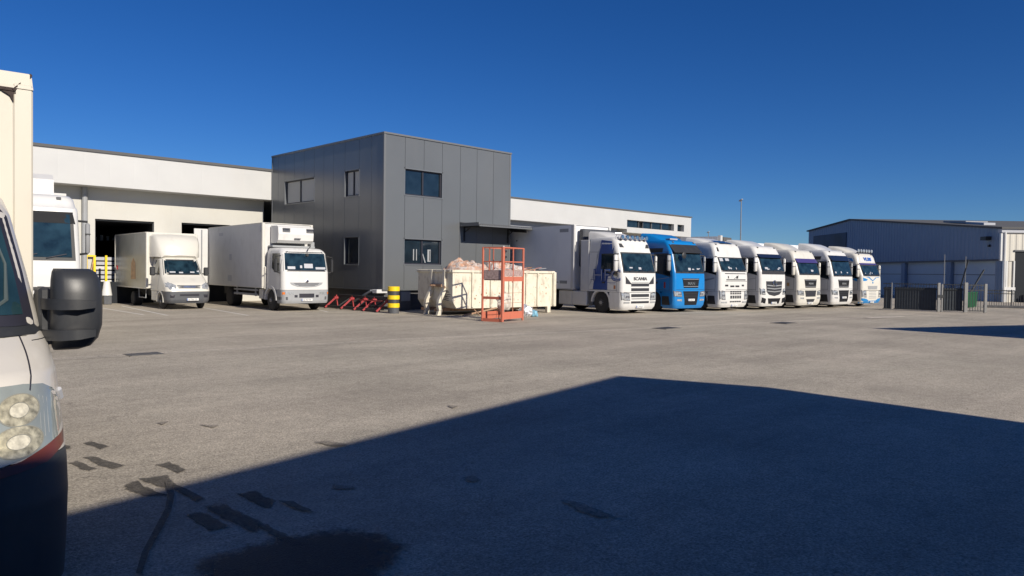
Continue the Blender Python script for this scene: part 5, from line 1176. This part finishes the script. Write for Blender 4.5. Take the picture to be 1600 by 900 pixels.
# headlight
hp = [(.30, .83), (.55, .84), (.80, .885), (.93, .93), (.975, 1.00), (.982, 1.08), (.96, 1.16), (.93, 1.205), (.87, 1.245), (.76, 1.262), (.60, 1.262), (.45, 1.24), (.30, 1.20)]
for s in (-1, 1):
    q = [(s*x, z) for x, z in hp]
    mb = MB(); vs_.patch(mb, q, .004, seg=.03); hl = mb.build('headlight', M.setdefault('van_head', None) or mat('headlight_housing', (.30, .33, .31), .12, metal=.2, noise_amt=.12, nscale=5, coat=1), V, True, 30)
    for (cx_, cz_, ra_, rb_) in ((.73, 1.13, .105, .082), (.72, .965, .125, .080)):
        for nm_, r0, r1, m_, o_ in (('bezel', 1.06, 1.0, M['rf_dark'], .008), ('reflector', 1.0, .5, M['rf'], .007), ('reflector_ring', .5, .46, M['rf_dark'], .009), ('bulb_lens', .46, .02, M['rf_lens'], .011)):
            mb = MB(); rings = []
            for q_ in (0, .5, 1):
                rr = r0+(r1-r0)*q_; rings.append([(s*(cx_+ra_*rr*cos(2*pi*k/28)), vs_.fy(cx_+ra_*rr*cos(2*pi*k/28), cz_+rb_*rr*sin(2*pi*k/28))-o_, cz_+rb_*rr*sin(2*pi*k/28)) for k in range(28)])
            mb.loft(rings, cap=(nm_ == 'bulb_lens')); mb.build(nm_, m_, hl, True, 60)
    mb = MB(); vs_.patch(mb, [(s*.30, .825), (s*.30, .79), (s*.62, .80), (s*.86, .83), (s*.975, .885), (s*.985, .955), (s*.94, .925), (s*.80, .878), (s*.55, .833)], .009, seg=.03)
    mb.build('indicator', mat('dull_red_orange_lens', (.16, .04, .025), .3), V, True)
    for k_ in range(3):
        mb = MB(); x_ = .84+k_*.022; mb.tube([(s*x_, vs_.fy(x_, z_)-.005, z_) for z_ in (.95+k_*.012, 1.05, 1.19-k_*.012)], .0012, 4); mb.build('lens_rib', M['grey'], hl)
    # reinforcing edge of wing
    mb = MB(); mb.tube([(s*vs_.sx(y_, z_)+s*.002, y_, z_) for y_, z_ in ((.62, 1.18), (.66, 1.12))], .02, 6); mb.build('side_repeater', M['lgrey'], V)
    # mirror
    mb = MB(); rings = []
    W2, H2 = .165, .27
    for t in (-1, -.92, -.72, -.4, 0, .4, .72, .92, 1):
        # outline of the housing: rounded outer edge
        z = 1.655+H2*t; k = sqrt(max(0, 1-abs(t)**3.2)); xo = 1.125+.165*(.55+.45*k) if t > -.7 else 1.125+.165*(.2+.8*k)
        xi = .985+.02*(1-k); d = .05+.115*k
        ring = []
        for a in range(0, 361, 30):
            pass
        for k2 in range(16):
            an_ = 2*pi*k2/16; cx_ = (xo+xi)/2; hx_ = (xo-xi)/2
            ex = abs(cos(an_))**.6*(1 if cos(an_) > 0 else -1); ey = abs(sin(an_))**.75*(1 if sin(an_) > 0 else -1)
            ring.append((s*(cx_+hx_*ex), 1.02+d*ey*(.9 if ey < 0 else .35), z))
        rings.append(ring)
    mb.loft(rings); mo = mb.build('mirror', M['vblack'], V, True, 60)
    for (z0, z1, th) in ((1.69, 1.69, .075), (1.48, 1.50, .075)):
        mb = MB(); R2 = [(.92, 1.22), (.96, .98), (1.02, .83), (1.12, .79), (1.22, .825)]
        rings = []
        for i, (x_, y_) in enumerate(R2):
            z_ = z0+(z1-z0)*i/4; h_ = th*(1, .95, .9, .85, .6)[i]/2
            rings.append([(s*x_, y_, z_-h_), (s*x_, y_, z_+h_), (s*(x_+.01), y_+.06, z_+h_), (s*(x_+.01), y_+.06, z_-h_)])
        mb.loft(rings); mb.build('mirror_arm', M['vblack'], mo, True, 50)
    mb = MB(); mb.prism([(1.05, 1.45), (1.35, 1.45), (1.35, 1.74), (1.28, 1.78)], min(s*.935, s*.965), max(s*.935, s*.965), 'x'); mb.bev(min(s*.93, s*1.0), 1.08, 1.40, max(s*.93, s*1.0), 1.30, 1.80, .02); mb.build('mirror_mount', M['vblack'], mo)
    mb = MB(); mb.box(s*1.14-.14, 1.062, 1.45, s*1.14+.14, 1.075, 1.86); mb.build('mirror_glass', M['glass'], mo)
    side = 'l' if s < 0 else 'r'
    mb = MB(); vs_.patch(mb, [(1.35, 1.55), (2.2, 1.55), (2.2, 2.25), (1.75, 2.25)], .005, side); mb.build('side_window', M['vglass'], V, True)
mb = MB(); vs_.patch(mb, [(-.28, 1.0), (.28, 1.0), (.28, .86), (-.28, .86)], .012); mb.build('grille', M['vblack'], V)
mb = MB(); vs_.rect(mb, -.5, .35, .5, .6, .01); mb.build('intake', M['ink'], V)
plate(V, 0, -.02, .70, 55)
# box
BX = 1.02; BY = 2.05; BZ = 3.42
M['vbox'] = mat('van_box_cream', (.58, .54, .455), .5, dirt=(.4, .33, .25), dirt_amt=.12, dscale=3)
mb = MB(); mb.box(-BX+.02, BY+.0, .85, BX-.02, 6.2, BZ-.02); mb.build('box', M['vbox'], V)
mb = MB()
for s in (-1, 1): mb.bev(min(s*BX, s*(BX-.13)), BY-.012, .85, max(s*BX, s*(BX-.13)), BY+.3, BZ-.10, .012)
mb.build('corner_post', M['vbox'], V)
mb = MB()
mb.loft([[(-BX, BY-.02, BZ-.14), (-BX, BY+.08, BZ), (-BX, 6.2, BZ), (-BX, 6.2, BZ-.14)], [(BX, BY-.02, BZ-.14), (BX, BY+.08, BZ), (BX, 6.2, BZ), (BX, 6.2, BZ-.14)]]); mb.build('top_rail', M['vbox'], V)
mb = MB(); mb.box(-BX+.12, BY-.024, BZ-.165, BX-.12, BY+.01, BZ-.142); mb.bar((BX-.13, BY-.022, BZ-.16), (BX-.005, BY+.05, BZ-.01), .014, .02)
for k in range(9):
    x = BX-.14-k*.12; mb.box(x-.04-.03*(k % 3), BY-.012, BZ-.185-.02*((k*7) % 3), x+.03, BY+.015, BZ-.155)
mb.prism([(BX-.20, BZ-.17), (BX-.125, BZ-.17), (BX-.125, BZ-.25), (BX-.15, BZ-.20)], BY-.02, BY+.01, 'y'); mb.build('cracked_sealant', mat('dark_sealant', (.05, .035, .03), .9, noise_amt=.4, nscale=20), V)
for s in (-1, 1): wheel(V, s*.95, 4.6, .34, .22, s, True)
mb = MB(); mb.box(-.4, 2.4, .4, .4, 6.1, .85); mb.build('chassis', M['chassis'], V)
